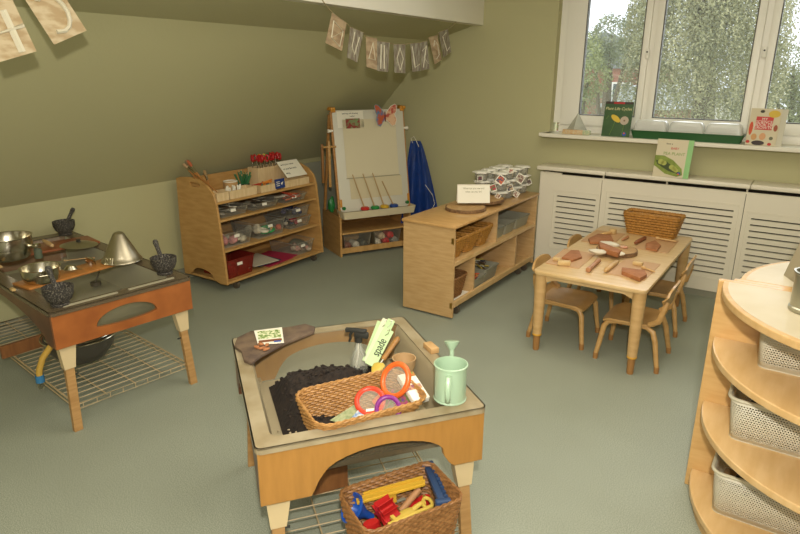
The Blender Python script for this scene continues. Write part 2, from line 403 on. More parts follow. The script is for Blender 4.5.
# weeping willow filling the middle panes
t = thing('weeping_willow', 'large pale weeping willow filling the middle panes beyond the window', 'tree', (-2.45, 15.5, GZ), 0)
b = MB(); b.tube([(0, 0, 0), (.2, .1, 3), (0, 0, 6)], [.35, .28, .15], n=10)
pts = []
for k in range(1500):
    a = rnd.uniform(0, tau); rr = 1.65*rnd.random()**.42; x, y = rr*cos(a)*.95, rr*sin(a)
    top = 9.2-.5*rr*rr+rnd.uniform(-3.6, .4)
    ln = rnd.uniform(1.0, 2.6); n = int(ln/.026)
    for i in range(n):
        f_ = i/n; pts.append(Vector((x*(1+.10*f_)+rnd.gauss(0, .05), y*(1+.10*f_)+rnd.gauss(0, .05), max(2.9, top-ln*f_))))
for k in range(14):
    a = tau*k/14; b.tube([(0, 0, 4.5), (.6*cos(a), .6*sin(a), 7), (1.2*cos(a), 1.2*sin(a), 6.9)], [.09, .06, .02], n=6)
b.build('trunk', M_trunk, t)
leaf_mesh('foliage', pts, .033, hazy_leafmat('willow_leaves', '#b0ab7e', '#8a895e'), t)
ML1 = hazy_leafmat('fresh_green_leaves', '#a3a86e', '#7e8652'); ML2 = hazy_leafmat('grey_green_leaves', '#9a9e78', '#787f5a'); ML3 = hazy_leafmat('light_green_leaves', '#b2b282', '#8f9462')
tree('bright green broad tree at the left edge of the window view', (-4.95, 14.6, GZ), 5.4, [(0, 0, 5.2, .62), (.25, .1, 4.7, .55), (-.1, 0, 4.4, .6), (-.4, 0, 5.6, .55), (-.2, 0, 3.9, .5)], 5200, .036, ML1)
tree('taller grey-green conifer behind the bright broad tree', (-5.9, 20.4, GZ), 7.2, [(.0, 0, 5.9, .75), (.55, 0, 5.5, .6), (-.5, 0, 5.4, .6), (.75, 0, 6.4, .5), (.85, 0, 7.1, .32), (-.1, 0, 5.2, .4)], 4200, .045, ML2)
tree('light green tree at the right of the willow', (-.55, 17.8, GZ), 7, [(-.3, 0, 5.0, .7), (.5, .3, 4.4, 1.0), (-.35, 0, 4.0, .7), (.7, 0, 5.5, .7), (-.6, 0, 4.5, .6), (0, 0, 3.6, .8)], 4600, .038, ML3)
tree('low dark shrub tree left of the houses, far behind the bright tree', (-8.2, 28, GZ), 4.4, [(0, 0, 3.3, 1.0), (.9, 0, 3.0, .8), (1.9, 0, 2.8, .7)], 1500, .06, ML2)
# houses and ground outside
struct('terrain', MB().box((0, 30, GZ-.1), (60, 49, .2)), mat('garden_grass', '#7c8a5a', .95, col2='#6b7a4c', scale=1.5))
M_brick = mat('red_brick', '#a8765e', .9, col2='#96644e', scale=3); M_roof = mat('grey_slate_roof', '#8d8f8a', .7); M_roof2 = mat('pale_roof', '#b9bab4', .6)
def house(label, loc, w, d, h, rh, rz, mw, mr, wins):
    t = thing('house', label, 'house', loc, R(rz), 'houses outside the window')
    MB().box((0, 0, h/2), (w, d, h)).build('wall', mw, t, smooth=False)
    MB().prism([[(-w/2-.2, 0), (w/2+.2, 0), (0, rh)]], d+.4, T(0, d/2+.2, h) @ MXZ).build('roof', mr, t, smooth=False)
    for (x, z) in wins:
        o = MB().prism([[(x-.42, z-.5), (x+.42, z-.5), (x+.42, z+.5), (x-.42, z+.5)], [(x-.34, z-.42), (x-.03, z-.42), (x-.03, z+.42), (x-.34, z+.42)], [(x+.03, z-.42), (x+.34, z-.42), (x+.34, z+.42), (x+.03, z+.42)]], .08, T(0, -d/2+.02, 0) @ MXZ).build('window', M_upvc, t, smooth=False)
        MB().box((x, -d/2-.01, z), (.7, .03, .86)).build('pane', mat('dark_glass', '#4d5550', .1), o)
    return t
house('red brick house seen between the trees', (-9.4, 33, GZ), 5.6, 6, 5.0, 1.6, 8, M_brick, M_roof, [(-1.2, 3.9), (.9, 3.9), (-1.2, 2.0), (.9, 2.0)])
house('low outbuilding with a pale grey roof in front of the brick house', (-5.4, 24.5, GZ), 2.4, 2.6, 3.6, .8, -15, M_brick, M_roof2, [(.3, 2.6)])
house('white rendered house low behind the willow', (-3.4, 31, GZ), 2.6, 3.0, 3.7, .6, 0, M_white, M_roof, [(-1.2, 3.6), (.4, 3.6)])

# ================================================================ RADIATOR COVER
rc = thing('radiator_cover', 'long cream radiator cover with slatted grilles under the window', 'radiator cover', (0, 4.86, 0))
def grille(x0, x1, ox0, ox1, z0, z1, n, name='grille_panel'):
    """front board between x0,x1 with n horizontal slots between ox0,ox1 (z0..z1), slanted louvres behind"""
    W0, Hh = .055, .80; pitch = (z1-z0)/max(n-1, 1)
    loops = [[(x0, W0), (x1, W0), (x1, Hh), (x0, Hh)]]
    for i in range(n):
        z = z0+pitch*i; loops.append([(ox0, z-.0055), (ox1, z-.0055), (ox1, z+.0055), (ox0, z+.0055)])
    o = MB().prism(loops, .018, T(0, .018, 0) @ MXZ).build(name, M_cover, rc, smooth=False)
    b = MB()
    for i in range(n-1 if n > 1 else 0):
        z = z0+pitch*(i+.5); b.box(((ox0+ox1)/2, .03, z), (ox1-ox0+.02, .006, pitch*.66), rot=RX(-12))
    b.build('louvres', M_cover, o, smooth=False)
    # thin raised bead around the grille
    b = MB()
    for z in (z0-.045, z1+.045): b.box(((ox0+ox1)/2, -.0015, z), (ox1-ox0+.06, .004, .006))
    for x in (ox0-.028, ox1+.028): b.box((x, -.0015, (z0+z1)/2), (.006, .004, z1-z0+.09))
    b.build('bead', M_cover, o, smooth=False)
grille(-1.875, -1.372, -1.725, -1.405, .235, .635, 10)
grille(-1.368, -.372, -1.30, -.43, .195, .67, 12)
grille(-.368, .70, -.315, .60, .195, .63, 11)
grille(.704, 1.70, .78, 1.60, .195, .67, 12)
MB().box((-.09, .03, .0275), (3.56, .03, .055)).build('plinth', M_skirt, rc, smooth=False)
MB().box((-1.875, .10, .41), (.018, .18, .82)).build('end_panel', M_cover, rc, smooth=False)
MB().box((-.09, .12, .41), (3.5, .02, .80)).build('backing', M_dark, rc, smooth=False)
b = MB()
for x0, x1 in ((-1.875, -1.70), (-1.70, 1.70)):
    b.box(((x0+x1)/2, .012, .8125 if x0 < -1.8 else .806), (x1-x0, .018, .025 if x0 < -1.8 else .012))
b.build('top_rail', M_cover, rc, smooth=False)
for x0, x1 in ((-1.90, -1.343), (-1.34, -.352), (-.349, .70), (.703, 1.72)):
    MB().box(((x0+x1)/2, .075, .8575), (x1-x0, .225, .032), bev=.006).build('top_board', M_cover, rc)
for x in (-1.37, -.37, -.9, .7): MB().box((x, .03, .827), (.012, .02, .03)).build('spacer', M_cover, rc)
# ================================================================ shared builders
def basket(name, label, top, bot, h, loc, rz, m, group=None, cat='basket', off=(0, 0), pitch=.0085, st=.017, rim=.0055, rot=None, rr=None, amp=.0028, base=True):
    t = thing(name, label, cat, loc, rz, group, rot=rot)
    rr = rr or min(top)*.16
    per = 2*(top[0]+top[1]); ns = max(16, int(per/st/2)*2); rows = max(3, int(h/pitch)); b = MB()
    P1 = resample(rrect(top[0], top[1], rr, 5), ns*2); P0 = [p+Vector(off) for p in resample(rrect(bot[0], bot[1], rr*.8, 5), ns*2)]
    for k in range(rows):
        f_ = (k+.5)/rows; pts = []
        for i in range(ns*2):
            p = P0[i].lerp(P1[i], f_); tn = (P1[(i+1) % (ns*2)]-P1[i-1]).normalized(); nr = Vector((tn.y, -tn.x))
            d = amp*cos(pi*i/2*1.0)*(1 if k % 2 else -1) if i % 2 == 0 else 0
            pts.append((p.x+nr.x*d, p.y+nr.y*d, h*f_))
        b.tube(pts, h/rows*.52, n=5, closed=True)
    o = b.build('woven_wall', m, t)
    b = MB()
    for i in range(0, ns*2, 2):
        a, c = P0[i], P1[i]; b.cyl((a.x, a.y, 0), (c.x, c.y, h), .0022, n=5, caps=False)
    b.build('stakes', m, o)
    b = MB()
    for ph in (0, pi):
        pts = []
        for i in range(ns*2):
            a = i*tau/6+ph; p = P1[i]; tn = (P1[(i+1) % (ns*2)]-P1[i-1]).normalized(); nr = Vector((tn.y, -tn.x))
            pts.append((p.x+nr.x*rim*.55*cos(a), p.y+nr.y*rim*.55*cos(a), h+rim*.4+rim*.45*sin(a)))
        b.tube(pts, rim*.62, n=6, closed=True)
    b.build('braided_rim', m, t)
    if base: MB().prism([rrect(bot[0]*.98, bot[1]*.98, rr*.8, 4, off[0], off[1])], .006).build('base', m, t)
    return t
def castor(parent, x, y, h=.055, brake=False):
    b = MB(); b.cyl((x, y-.011, h*.45), (x, y+.011, h*.45), h*.45, n=18).cyl((x, y, h*.8), (x, y, h+.004), .008, n=10)
    b.box((x, y-.015, h*.6), (.02, .004, h*.6)).box((x, y+.015, h*.6), (.02, .004, h*.6)).box((x, y, h*.93), (.03, .034, .006))
    return b.build('castor', M_castor, parent)
def bin_(name, label, top, h, loc, rz, m, group, cat='storage box', tag_on=True, lab_face='x', rr=.015, th=.003, taper=.88):
    t = thing(name, label, cat, loc, rz, group)
    b = MB(); shell(b, top, (top[0]*taper, top[1]*taper), h, th, rr=rr); b.build('bin_body', m, t)
    b = MB(); b.prism([rrect(top[0]+.012, top[1]+.012, rr+.004, 5), rrect(top[0]-.004, top[1]-.004, rr, 5)], .004, T(0, 0, h-.004)); b.build('bin_lip', m, t)
    if tag_on: MB().box((top[0]/2*.985, -.02 if top[1] > .15 else 0, h*.70), (.0015, .05, .022), rot=RY(-6)).build('paper_tag', M_paper, t)
    return t

# ================================================================ SENSORY TABLES (planters): shared build
def activity_table(label, loc, rz, w, d, hz, apron_h, front_m, side_m, cut, tray_m, rim_m, shelf_z, tray_depth, trim=.045, leg_foot=.03, tray_floor=None):
    """local x along the front (width w), y away from the front (depth d); front apron at y=0"""
    t = thing('sensory_table', label, 'table', loc, rz)
    z1 = hz-.012; z0 = z1-apron_h
    def ap_loop(L_): return [(-L_/2, z0), (L_/2, z0), (L_/2, z1), (-L_/2, z1)]
    def panel(L_, name, M, mm, style):
        if style == 'arch':
            pts = [(-L_/2, z1), (-L_/2, z0), (-L_*.29, z0)]
            pts += [(-L_*.275, z0+.02), (-L_*.255, z0+.05)]
            for i in range(1, 14):
                a = pi*(1-i/14); pts.append((.035*L_+L_*.275*cos(a), z0+.055+(apron_h-.055-.055)*sin(a)))
            pts += [(L_*.31, z0+.045), (L_*.335, z0+.016), (L_*.36, z0), (L_/2, z0), (L_/2, z1)]
            loops = [pts]
        elif style == 'slot':
            hl = []
            for i in range(15): a = pi*(1-i/14); hl.append((-.005*L_+L_*.22*cos(a), z0+.055+.068*sin(a)))
            for i in range(1, 10): a = pi*i/10; hl.append((-.005*L_+L_*.22*cos(a), z0+.055-.014*sin(a)))
            loops = [ap_loop(L_), hl]
        else: loops = [ap_loop(L_)]
        return MB().prism(loops, .02, M @ MXZ, bev=.0015).build(name, mm, t, smooth=False)
    panel(w, 'front_panel', T(0, .02, 0), front_m, cut[0]); panel(w, 'back_panel', T(0, d, 0), front_m, cut[1])
    for sx in (-1, 1):
        pts = [(0.021, z1), (.021, z0)]
        for i in range(0, 13):
            a = pi*(1-i/12); pts.append((d/2+(d/2-.10)*cos(a), z0+(apron_h-.05)*sin(a)))
        pts += [(d-.021, z0), (d-.021, z1)]
        MB().prism([pts], .018, T(sx*(w/2-.009)-.009, 0, 0) @ MYZ).build('side_panel', side_m, t, smooth=False)
    # legs: moulded bracket with a wooden post, splayed
    for sx in (-1, 1):
        for sy in (0, 1):
            x0 = sx*(w/2-.055); y0 = .045 if sy == 0 else d-.045; ys = -1 if sy == 0 else 1
            b = MB(); zt = z0+.02
            foot = Vector((x0+sx*.02, y0+ys*leg_foot, 0)); top = Vector((x0, y0, zt))
            ax = (foot-top)
            b.bm.free(); b = MB()
            def quad(p, s_): return [b.v((p.x+a*s_, p.y+c*s_*.62, p.z)) for a, c in ((-1, -1), (1, -1), (1, 1), (-1, 1))]
            q0 = quad(foot, .019); q1 = quad(top, .019)
            for i in range(4): b.f([q0[i], q0[(i+1) % 4], q1[(i+1) % 4], q1[i]])
            b.f(q0[::-1]); b.f(q1); lg = b.build('leg', M_pine, t, smooth=False)
            b = MB(); mid = top+ax*.30
            q0 = [b.v((mid.x+a*.024, mid.y+c*.018, mid.z)) for a, c in ((-1, -1), (1, -1), (1, 1), (-1, 1))]
            q1 = [b.v((top.x+a*.040, top.y+c*.022, top.z)) for a, c in ((-1, -1), (1, -1), (1, 1), (-1, 1))]
            for i in range(4): b.f([q0[i], q0[(i+1) % 4], q1[(i+1) % 4], q1[i]])
            b.f(q0[::-1]); b.f(q1); b.build('leg_bracket', M_cream, lg, smooth=False)
            MB().cyl((x0-sx*.012, y0+ys*.012, .27), (x0-sx*.03, y0+ys*.012, .27), .004, n=8).build('peg', M_ink, lg)
    # tray insert
    b = MB(); O = rrect(w+.012, d+.012, .02, 4, 0, d/2); I = rrect(w-2*trim, d-2*trim, .03, 4, 0, d/2)
    b.prism([O, I], .006, T(0, 0, hz-.006)); b.prism([O, rrect(w+.004, d+.004, .017, 4, 0, d/2)], .020, T(0, 0, hz-.020))
    rimo = b.build('tray_rim', rim_m, t, smooth=False)
    b = MB(); rings = [(0, hz-.006), (.012, hz-.03), (.018, hz-tray_depth+.03), (.032, hz-tray_depth)]
    prev = None
    for ins, z in rings:
        q = [b.v((*p, z)) for p in rrect(w-2*trim-2*ins, d-2*trim-2*ins, .03+ins*.3, 5, 0, d/2)]
        if prev:
            for i in range(len(q)): b.f([prev[i], prev[(i+1) % len(q)], q[(i+1) % len(q)], q[i]])
        prev = q
    b.f(prev); b.build('tray_insert', tray_m, t)
    # wire shelf
    b = MB(); sw, sd = w-.10, d-.06
    b.tube([(-sw/2, .03, shelf_z), (sw/2, .03, shelf_z), (sw/2, .03+sd, shelf_z), (-sw/2, .03+sd, shelf_z)], .005, n=8, closed=True)
    b.tube([(-sw/2, .03, shelf_z-.025), (sw/2, .03, shelf_z-.025), (sw/2, .03+sd, shelf_z-.025), (-sw/2, .03+sd, shelf_z-.025)], .0035, n=6, closed=True)
    n = int(sd/.052)
    for i in range(1, n): y = .03+sd*i/n; b.cyl((-sw/2, y, shelf_z), (sw/2, y, shelf_z), .0022, n=6)
    for x in (-sw*.25, 0, sw*.25): b.cyl((x, .03, shelf_z-.004), (x, .03+sd, shelf_z-.004), .003, n=6)
    for i in range(9): x = -sw/2+sw*(i+.5)/9; b.cyl((x, .03, shelf_z), (x, .03, shelf_z-.028), .002, n=5); b.cyl((x, .03+sd, shelf_z), (x, .03+sd, shelf_z-.028), .002, n=5)
    b.build('wire_shelf', M_wire, t)
    return t

# ---------------------------------------------------------------- left: mud kitchen water table (front faces +x, so rz = 90 deg)
MKZ = .60
mk_label = 'long orange-fronted water table with cooking pans on it, by the green wall'
mk = activity_table(mk_label, (-2.597, 1.535, 0), R(83.5), .672, 1.42, MKZ, .165, M_orange, M_brown, ('slot', 'plain'), M_trayc, M_rimd, .12, .17, trim=.07)
# slotted grip ridges on the near rim, yellow clips, drain hose
b = MB()
for x0, x1 in ((-.27, -.02), (.03, .27)):
    b.prism([rrect(x1-x0, .016, .007, 4, (x0+x1)/2, .036), rrect(x1-x0-.012, .006, .0025, 3, (x0+x1)/2, .036)], .004, T(0, 0, MKZ))
b.build('rim_ridge', mat('pale_ridge', '#a39c82', .35), mk)
for px, py in ((13, 291), (0, 268)):
    p = mk.matrix_basis.inverted() @ atz(px, py, MKZ)
    MB().box((p.x, p.y, MKZ+.008), (.018, .035, .012), bev=.003).build('clip', mat('tan_clip', '#c0a068', .5), mk)
MB().tube([(-.27, .10, .45), (-.31, .12, .41), (-.355, .135, .35), (-.375, .14, .30), (-.38, .14, .27)], .014, n=12).build('drain_hose', mat('yellow_hose', '#b8933e', .45), mk)
hc = MB().cyl((-.38, .14, .272), (-.38, .14, .238), .019, n=14).build('hose_clamp', mat('blue_clamp', '#2f6e9a', .5), mk)
MB().tube([(-.38+.012*cos(a/3), .14, .218+.02*sin(a/3)) for a in range(0, 19)], .0018, n=5).build('wire_loop', M_steel, hc)

def on(px, py, z): return atz(px, py, z)
# plank boards lying across the rim
def board(name, label, a, bb, width, z, m, th=.012):
    a, bb = Vector(a), Vector(bb); mid = (a+bb)/2; d = bb-a
    o = MB().box((0, 0, th/2), (d.length, width, th), bev=.003).build(name, m); o.location = (mid.x, mid.y, z); o.rotation_euler = (0, 0, math.atan2(d.y, d.x))
    return tag(o, label, 'board', 'plank boards across the water table')
bl1 = board('plank_board', 'light orange wooden plank across the water table nearer the front, saucepan and spoons on it', (atz(33, 292, MKZ)+atz(9, 284, MKZ))/2, (atz(130, 266.5, MKZ)+atz(104, 256.5, MKZ))/2, .15, MKZ, mat('light_orange_plank', '#b87a3a', .45, col2='#a86c30', scale=8, stretch=(5, 1, 1), coat=.2))
bl2 = board('plank_board', 'reddish wooden plank across the water table farther back, stockpot and lid on it', atz(-6, 258, MKZ), atz(94, 240, MKZ), .20, MKZ, mat('reddish_plank', '#94532b', .45, col2='#824622', scale=8, stretch=(5, 1, 1), coat=.2))
PZ = MKZ+.0125
def mortar(label, px, py, z, ang, lean, s=1.13):
    p = on(px, py, z); t = thing('mortar', label, 'mortar', p, 0, 'granite mortars on the water table')
    MB().lathe([(0, 0), (.034*s, 0), (.036*s, .008), (.031*s, .014), (.046*s, .028*s), (.056*s, .052*s), (.058*s, .078*s), (.052*s, .080*s), (.046*s, .060*s), (.030*s, .034*s), (0, .026*s)], n=32).build('bowl', M_granite, t)
    q = thing('pestle', label.replace('granite mortar', 'granite pestle leaning in the mortar'), 'pestle', p+Vector((0, 0, .040*s)), 0, 'granite pestles')
    q.rotation_euler = (0, R(lean), R(ang))
    MB().lathe([(0, -.006), (.012, 0), (.017, .012), (.015, .03), (.011, .06), (.011, .10), (.014, .125), (.010, .137), (0, .14)], n=16).build('pestle_rod', M_granite, q)
    return t
mortar('speckled granite mortar at the near front corner of the water table', 60.5, 305, MKZ, 190, 18)
mortar('speckled granite mortar at the right front corner of the water table', 165, 273.5, MKZ, 200, 16)
mortar('speckled granite mortar at the far back corner of the water table', 65.5, 234.5, MKZ, 70, 30)
# steel cone
p = on(122, 260, PZ); t = thing('steel_cone', 'brushed steel cone strainer standing upside down on the light plank', 'strainer', p)
MB().lathe([(.104, 0), (.106, .002), (.103, .008), (.098, .012), (.088, .03), (.030, .148), (.020, .157), (0, .160)], n=40).build('cone_body', M_steelb, t)
b = MB()
for k in range(5):
    a = -75+(-12+k*7); b.tube([(.107*cos(R(a)), .107*sin(R(a)), .003), (.098*cos(R(a)), .098*sin(R(a)), .022), (.091*cos(R(a)), .091*sin(R(a)), .036)], .0016, n=5)
b.build('wire_hook', M_steel, t)
# stock pot and saucepan
def pot(name, label, p, r, h, two=False):
    t = thing(name, label, 'pan', p)
    if two: pr = [(0, 0), (r*.72, 0), (r*.86, .012), (r*.93, h*.40), (r*.93, h*.48), (r*.99, h*.50), (r, h*.54), (r, h*.96), (r*1.04, h), (r*.985, h*.985), (r*.97, h*.55), (r*.90, h*.45), (r*.83, .018), (0, .012)]
    else: pr = [(0, 0), (r*.74, 0), (r*.90, .012), (r*.97, h*.5), (r, h*.94), (r*1.05, h), (r*.98, h*.97), (r*.94, h*.5), (r*.86, .018), (0, .010)]
    MB().lathe(pr, n=44).build('pan_body', M_steel, t)
    return t
t = pot('stockpot', 'large stainless steel stockpot with a step in its wall at the left edge', on(10, 258, PZ), .122, .125, True)
b = MB(); b.tube([(.12*cos(a), .12*sin(a), .07) for a in (0,)] + [(.145, .0, .075), (.155, 0, .07)], .008, n=8); b.box((.155, 0, .07), (.03, .05, .022), bev=.006, rot=RZ(0)); o = b.build('side_handle', M_steel, t); o.rotation_euler = (0, 0, R(35))
t = pot('saucepan', 'small stainless steel saucepan on the light plank beside two spoons', on(42.5, 281, PZ), .088, .075)
for a0 in (150, -20): MB().tube([(.09*cos(R(a0-14)), .09*sin(R(a0-14)), .052), (.112*cos(R(a0-8)), .112*sin(R(a0-8)), .056), (.112*cos(R(a0+8)), .112*sin(R(a0+8)), .056), (.09*cos(R(a0+14)), .09*sin(R(a0+14)), .052)], .004, n=8).build('loop_handle', M_steel, t)
p = on(79, 245, PZ); t = thing('steel_platter', 'oval dark steel lid resting on the reddish plank', 'platter', p, R(20))
MB().lathe([(0, .022), (.03, .021), (.07, .014), (.105, .004), (.112, .001), (.112, 0), (.07, .006), (0, .014)], n=44, sy=.82).build('lid_plate', mat('dark_steel', '#b8b19c', .36, 1), t)
MB().lathe([(0, 0), (.014, 0), (.010, .006), (.014, .012), (0, .014)], c=(0, 0, .021), n=16).build('lid_knob', M_ink, t)
# wooden rolling pestle, scoops, jar
o = MB().lathe([(0, -.07), (.006, -.068), (.012, -.03), (.014, .02), (.010, .06), (0, .068)], n=16).build('wooden_pestle', mat('pale_wood', '#c29e6c', .5))
a, c = on(40, 238.5, MKZ+.05), on(56, 248, PZ+.02); o.location = (a+c)/2; o.rotation_euler = (c-a).to_track_quat('Z', 'Y').to_euler(); tag(o, 'pale wooden pestle leaning between stockpot and back rim', 'pestle')
def spoon(px, py, label, rz, tilt):
    p = on(px, py, PZ+.018); t = thing('spoon', label, 'spoon', p, 0, 'steel spoons'); t.rotation_euler = (R(tilt), 0, R(rz))
    MB().lathe([(0, .020), (.015, .015), (.025, 0), (.026, 0), (.016, .018), (0, .0225)], n=20, sy=1.35).build('spoon_bowl', M_steel, t)
    MB().tube([(0, .024, 0), (0, .04, -.003), (0, .055, -.005)], .003, n=6, flat=.5).build('spoon_handle', M_steel, t)
    return t
spoon(70.5, 269, 'steel spoon bowl face down beside the saucepan', -40, 0); spoon(90.5, 262, 'steel spoon tilted up between the saucepan and the cone', -150, 50)
p = on(39, 258, PZ); o = MB().lathe([(0, 0), (.019, 0), (.02, .005), (.02, .05), (.017, .052), (.016, .006), (0, .005)], n=20).build('small_pot', mat('grey_green_pot', '#5b6350', .5)); o.location = p; tag(o, 'small grey-green pot between the stockpot and the saucepan', 'pot')
o = MB().tube([(0, 0, 0), (.10, 0, 0), (.19, 0, -.004)], [.005, .006, .009], n=8, flat=.6).build('wooden_stick', mat('pale_wood', '#c29e6c', .5)); a = on(63, 257, PZ-.05); o.location = (a.x, a.y, MKZ-.06); o.rotation_euler = (0, 0, R(60)); tag(o, 'pale wooden stick lying in the tray between the planks', 'stick')
p = on(96, 285, MKZ-.155); o = MB().tube([(0, 0, .0), (.0, 0, .02)], .028, n=20).tube([(0, 0, .02), (0, .03, .07), (0, .02, .13)], .004, n=8).build('drain_plug', mat('grey_plug', '#57503f', .5), mk); o.parent = None; o.location = p; tag(o, 'grey plug standing in the water tray below the cone', 'plug')
# grey bowl below on the wire shelf
p = on(86, 352, .13); t = thing('mixing_bowl', 'large dark grey bowl on the wire shelf under the water table', 'bowl', tuple(atz(84, 359, .125)))
MB().lathe([(0, 0), (.07, 0), (.11, .02), (.155, .08), (.17, .14), (.178, .142), (.176, .148), (.163, .145), (.148, .085), (.10, .026), (0, .008)], n=44).build('bowl_wall', mat('dark_grey_enamel', '#4a463d', .35), t)
MB().tube([(.185*cos(tau*i/40), .185*sin(tau*i/40), .150) for i in range(40)], .004, n=6, closed=True).tube([(.165*cos(tau*i/40), .165*sin(tau*i/40), .156) for i in range(40)], .003, n=6, closed=True).build('bowl_rim', M_steel, t)
a, c = atz(2, 359, .125), atz(46, 345, .125); d_ = c-a
o = MB().box((0, 0, .035), (d_.length, .02, .07), bev=.002).build('brown_plank', M_tan, smooth=False); o.location = (a+c)/2; o.rotation_euler = (0, 0, math.atan2(d_.y, d_.x)); tag(o, 'brown plank standing on the wire shelf of the water table', 'plank')
# ================================================================ CENTRE PLANTER TABLE
CZ = .585
fl, fr = atz(261, 452, CZ), atz(482, 403, CZ)
CA = R(53.2); cmid = Vector((-.957, 1.302, 0))
ct = activity_table('amber-fronted planting table full of soil and gardening things in the foreground', (cmid.x, cmid.y, 0), CA, .715, .795, CZ, .185, M_amber, M_brown, ('arch', 'arch'), M_tray, M_rim, .12, .17, trim=.045)
def cl(x, y, z):   # local table coords -> world
    v = Matrix.Rotation(CA, 4, 'Z') @ Vector((x, y, z)); return v+cmid
# small timber block on the right rim
p = atz(431, 350, CZ); MBo = MB().box((0, 0, .01), (.07, .035, .022), bev=.003).build('wood_block', M_slice); MBo.location = p; MBo.rotation_euler = (0, 0, CA+R(95)); tag(MBo, 'small wooden block on the right rim of the planting table', 'block')
# soil
b = MB(); nx, ny = 60, 60; grid = {}
sx0, sx1, sy0, sy1 = -.245, .235, .10, .66; zf = CZ-.17
for i in range(nx+1):
    for j in range(ny+1):
        x = sx0+(sx1-sx0)*i/nx; y = sy0+(sy1-sy0)*j/ny
        u = i/nx; w_ = j/ny
        e = min(1, min(u, 1-u)*9, min(w_, 1-w_)*9)
        h = .022+.095*math.exp(-((x+.06)/.22)**2-((y-.47)/.15)**2)+.05*math.exp(-((x+.19)/.1)**2-((y-.22)/.14)**2)
        k = noise.noise(Vector((x*14, y*14, 1)))*.016+noise.noise(Vector((x*40, y*40, 4)))*.009+noise.noise(Vector((x*90, y*90, 2)))*.003+.012
        grid[i, j] = b.v((x, y, zf+.004+max(0, (h+k))*e))
for i in range(nx):
    for j in range(ny): b.f([grid[i, j], grid[i+1, j], grid[i+1, j+1], grid[i, j+1]])
rs = random.Random(3)
for _ in range(230):
    i, j = rs.randint(3, nx-3), rs.randint(3, ny-3); q = grid[i, j].co; b.ball((q.x, q.y, q.z+.003), rs.uniform(.004, .012), (1, rs.uniform(.6, 1), rs.uniform(.5, .9)), sub=1, amp=.5, seed=_)
so = b.build('soil', M_soil, None, smooth=False); so.location = cmid; so.rotation_euler = (0, 0, CA); tag(so, 'heap of dark crumbly soil in the tray of the planting table', 'soil', kind='stuff')
b = MB()
for _ in range(260):
    x, y = rs.gauss(-.215, .028), rs.gauss(.14, .045); b.ball((max(-.265, x), max(.075, y), zf+.045+rs.uniform(0, .016)), rs.uniform(.002, .005), sub=1)
g = b.build('grit', mat('pale_grit', '#a89878', .9)); g.location = cmid; g.rotation_euler = (0, 0, CA); tag(g, 'pale gritty crumbs scattered at the left end of the soil', 'grit', kind='stuff')
# slate over the back-left corner
pts = [(234, 346), (237, 338), (251, 331), (258, 331), (290, 327), (305, 324), (315, 327), (314, 332), (285, 343), (262, 355), (251, 363), (244, 360), (241, 351)]
w3 = [atz(x, y, CZ+.012) for x, y in pts]; c0 = sum(w3, Vector())/len(w3)
b = MB(); b.prism([[((p-c0).x, (p-c0).y) for p in w3]], .014, bev=.004)
sl = b.build('slate', M_slate); sl.location = (c0.x, c0.y, CZ+.001); tag(sl, 'rough brown-grey slate slab across the back left corner of the planting table', 'slate')
def flat_card(name, label, cat, corners, z, m, th=.0015, group=None):
    """card from pixel corners TL, TR, BR, BL lying at height z"""
    w3 = [atz(x, y, z) for x, y in corners]; c0 = sum(w3, Vector())/4; t = thing(name, label, cat, c0, 0, group)
    b = MB(); b.prism([[((p-c0).x, (p-c0).y) for p in w3[::-1]]], th); b.build('card', m, t, smooth=False)
    a = (w3[1]+w3[2]-w3[0]-w3[3])/2; t['_w'] = a.length; ang = math.atan2(a.y, a.x); h = (w3[0]-w3[3]).length
    return t, a.length, h, Matrix.Translation((0, 0, th+.0004)) @ Matrix.Rotation(ang, 4, 'Z')
def patch(parent, name, m, M, x, y, w, h, z=0, th=.0008):
    return MB(M).box((x, y, z+th/2), (w, h, th)).build(name, m, parent, smooth=False)
def blob(parent, name, m, M, pts, z=0, th=.0008):
    return MB(M).prism([pts], th, T(0, 0, z)).build(name, m, parent, smooth=False)
t, w_, h_, M = flat_card('seed_packet', 'seed packet with green bean pods lying on the slate', 'seed packet', [(254, 331), (282, 327.5), (284, 343), (258, 345)], CZ+.018, M_paper, group='seed packets on the planting table')
patch(t, 'picture', mat('leaf_print', '#6f8c3e', .7, col2='#dfe0b8', scale=90, lo=.45, hi=.55), M, 0, h_*.12, w_*.84, h_*.56)
patch(t, 'soil_print', mat('soil_print', '#7c4a2a', .8), M, w_*.0, -h_*.32, w_*.84, h_*.14, .0002); patch(t, 'blue_label', M_blue, M, w_*.25, -h_*.42, w_*.25, h_*.08, .0004)
for k, (px, py) in enumerate([(257, 347), (262, 348), (267, 345), (261, 344), (266, 349)]):
    p = atz(px, py, CZ+.022); o = MB().ball((0, 0, 0), .011, (1.2, .7, .55), amp=.4, seed=k*3).build('clay_piece', M_terra); o.location = p; o.rotation_euler = (0, 0, k*1.1); tag(o, 'crumbly orange clay piece beside the seed packet on the slate', 'clay', 'orange clay pieces on the slate')
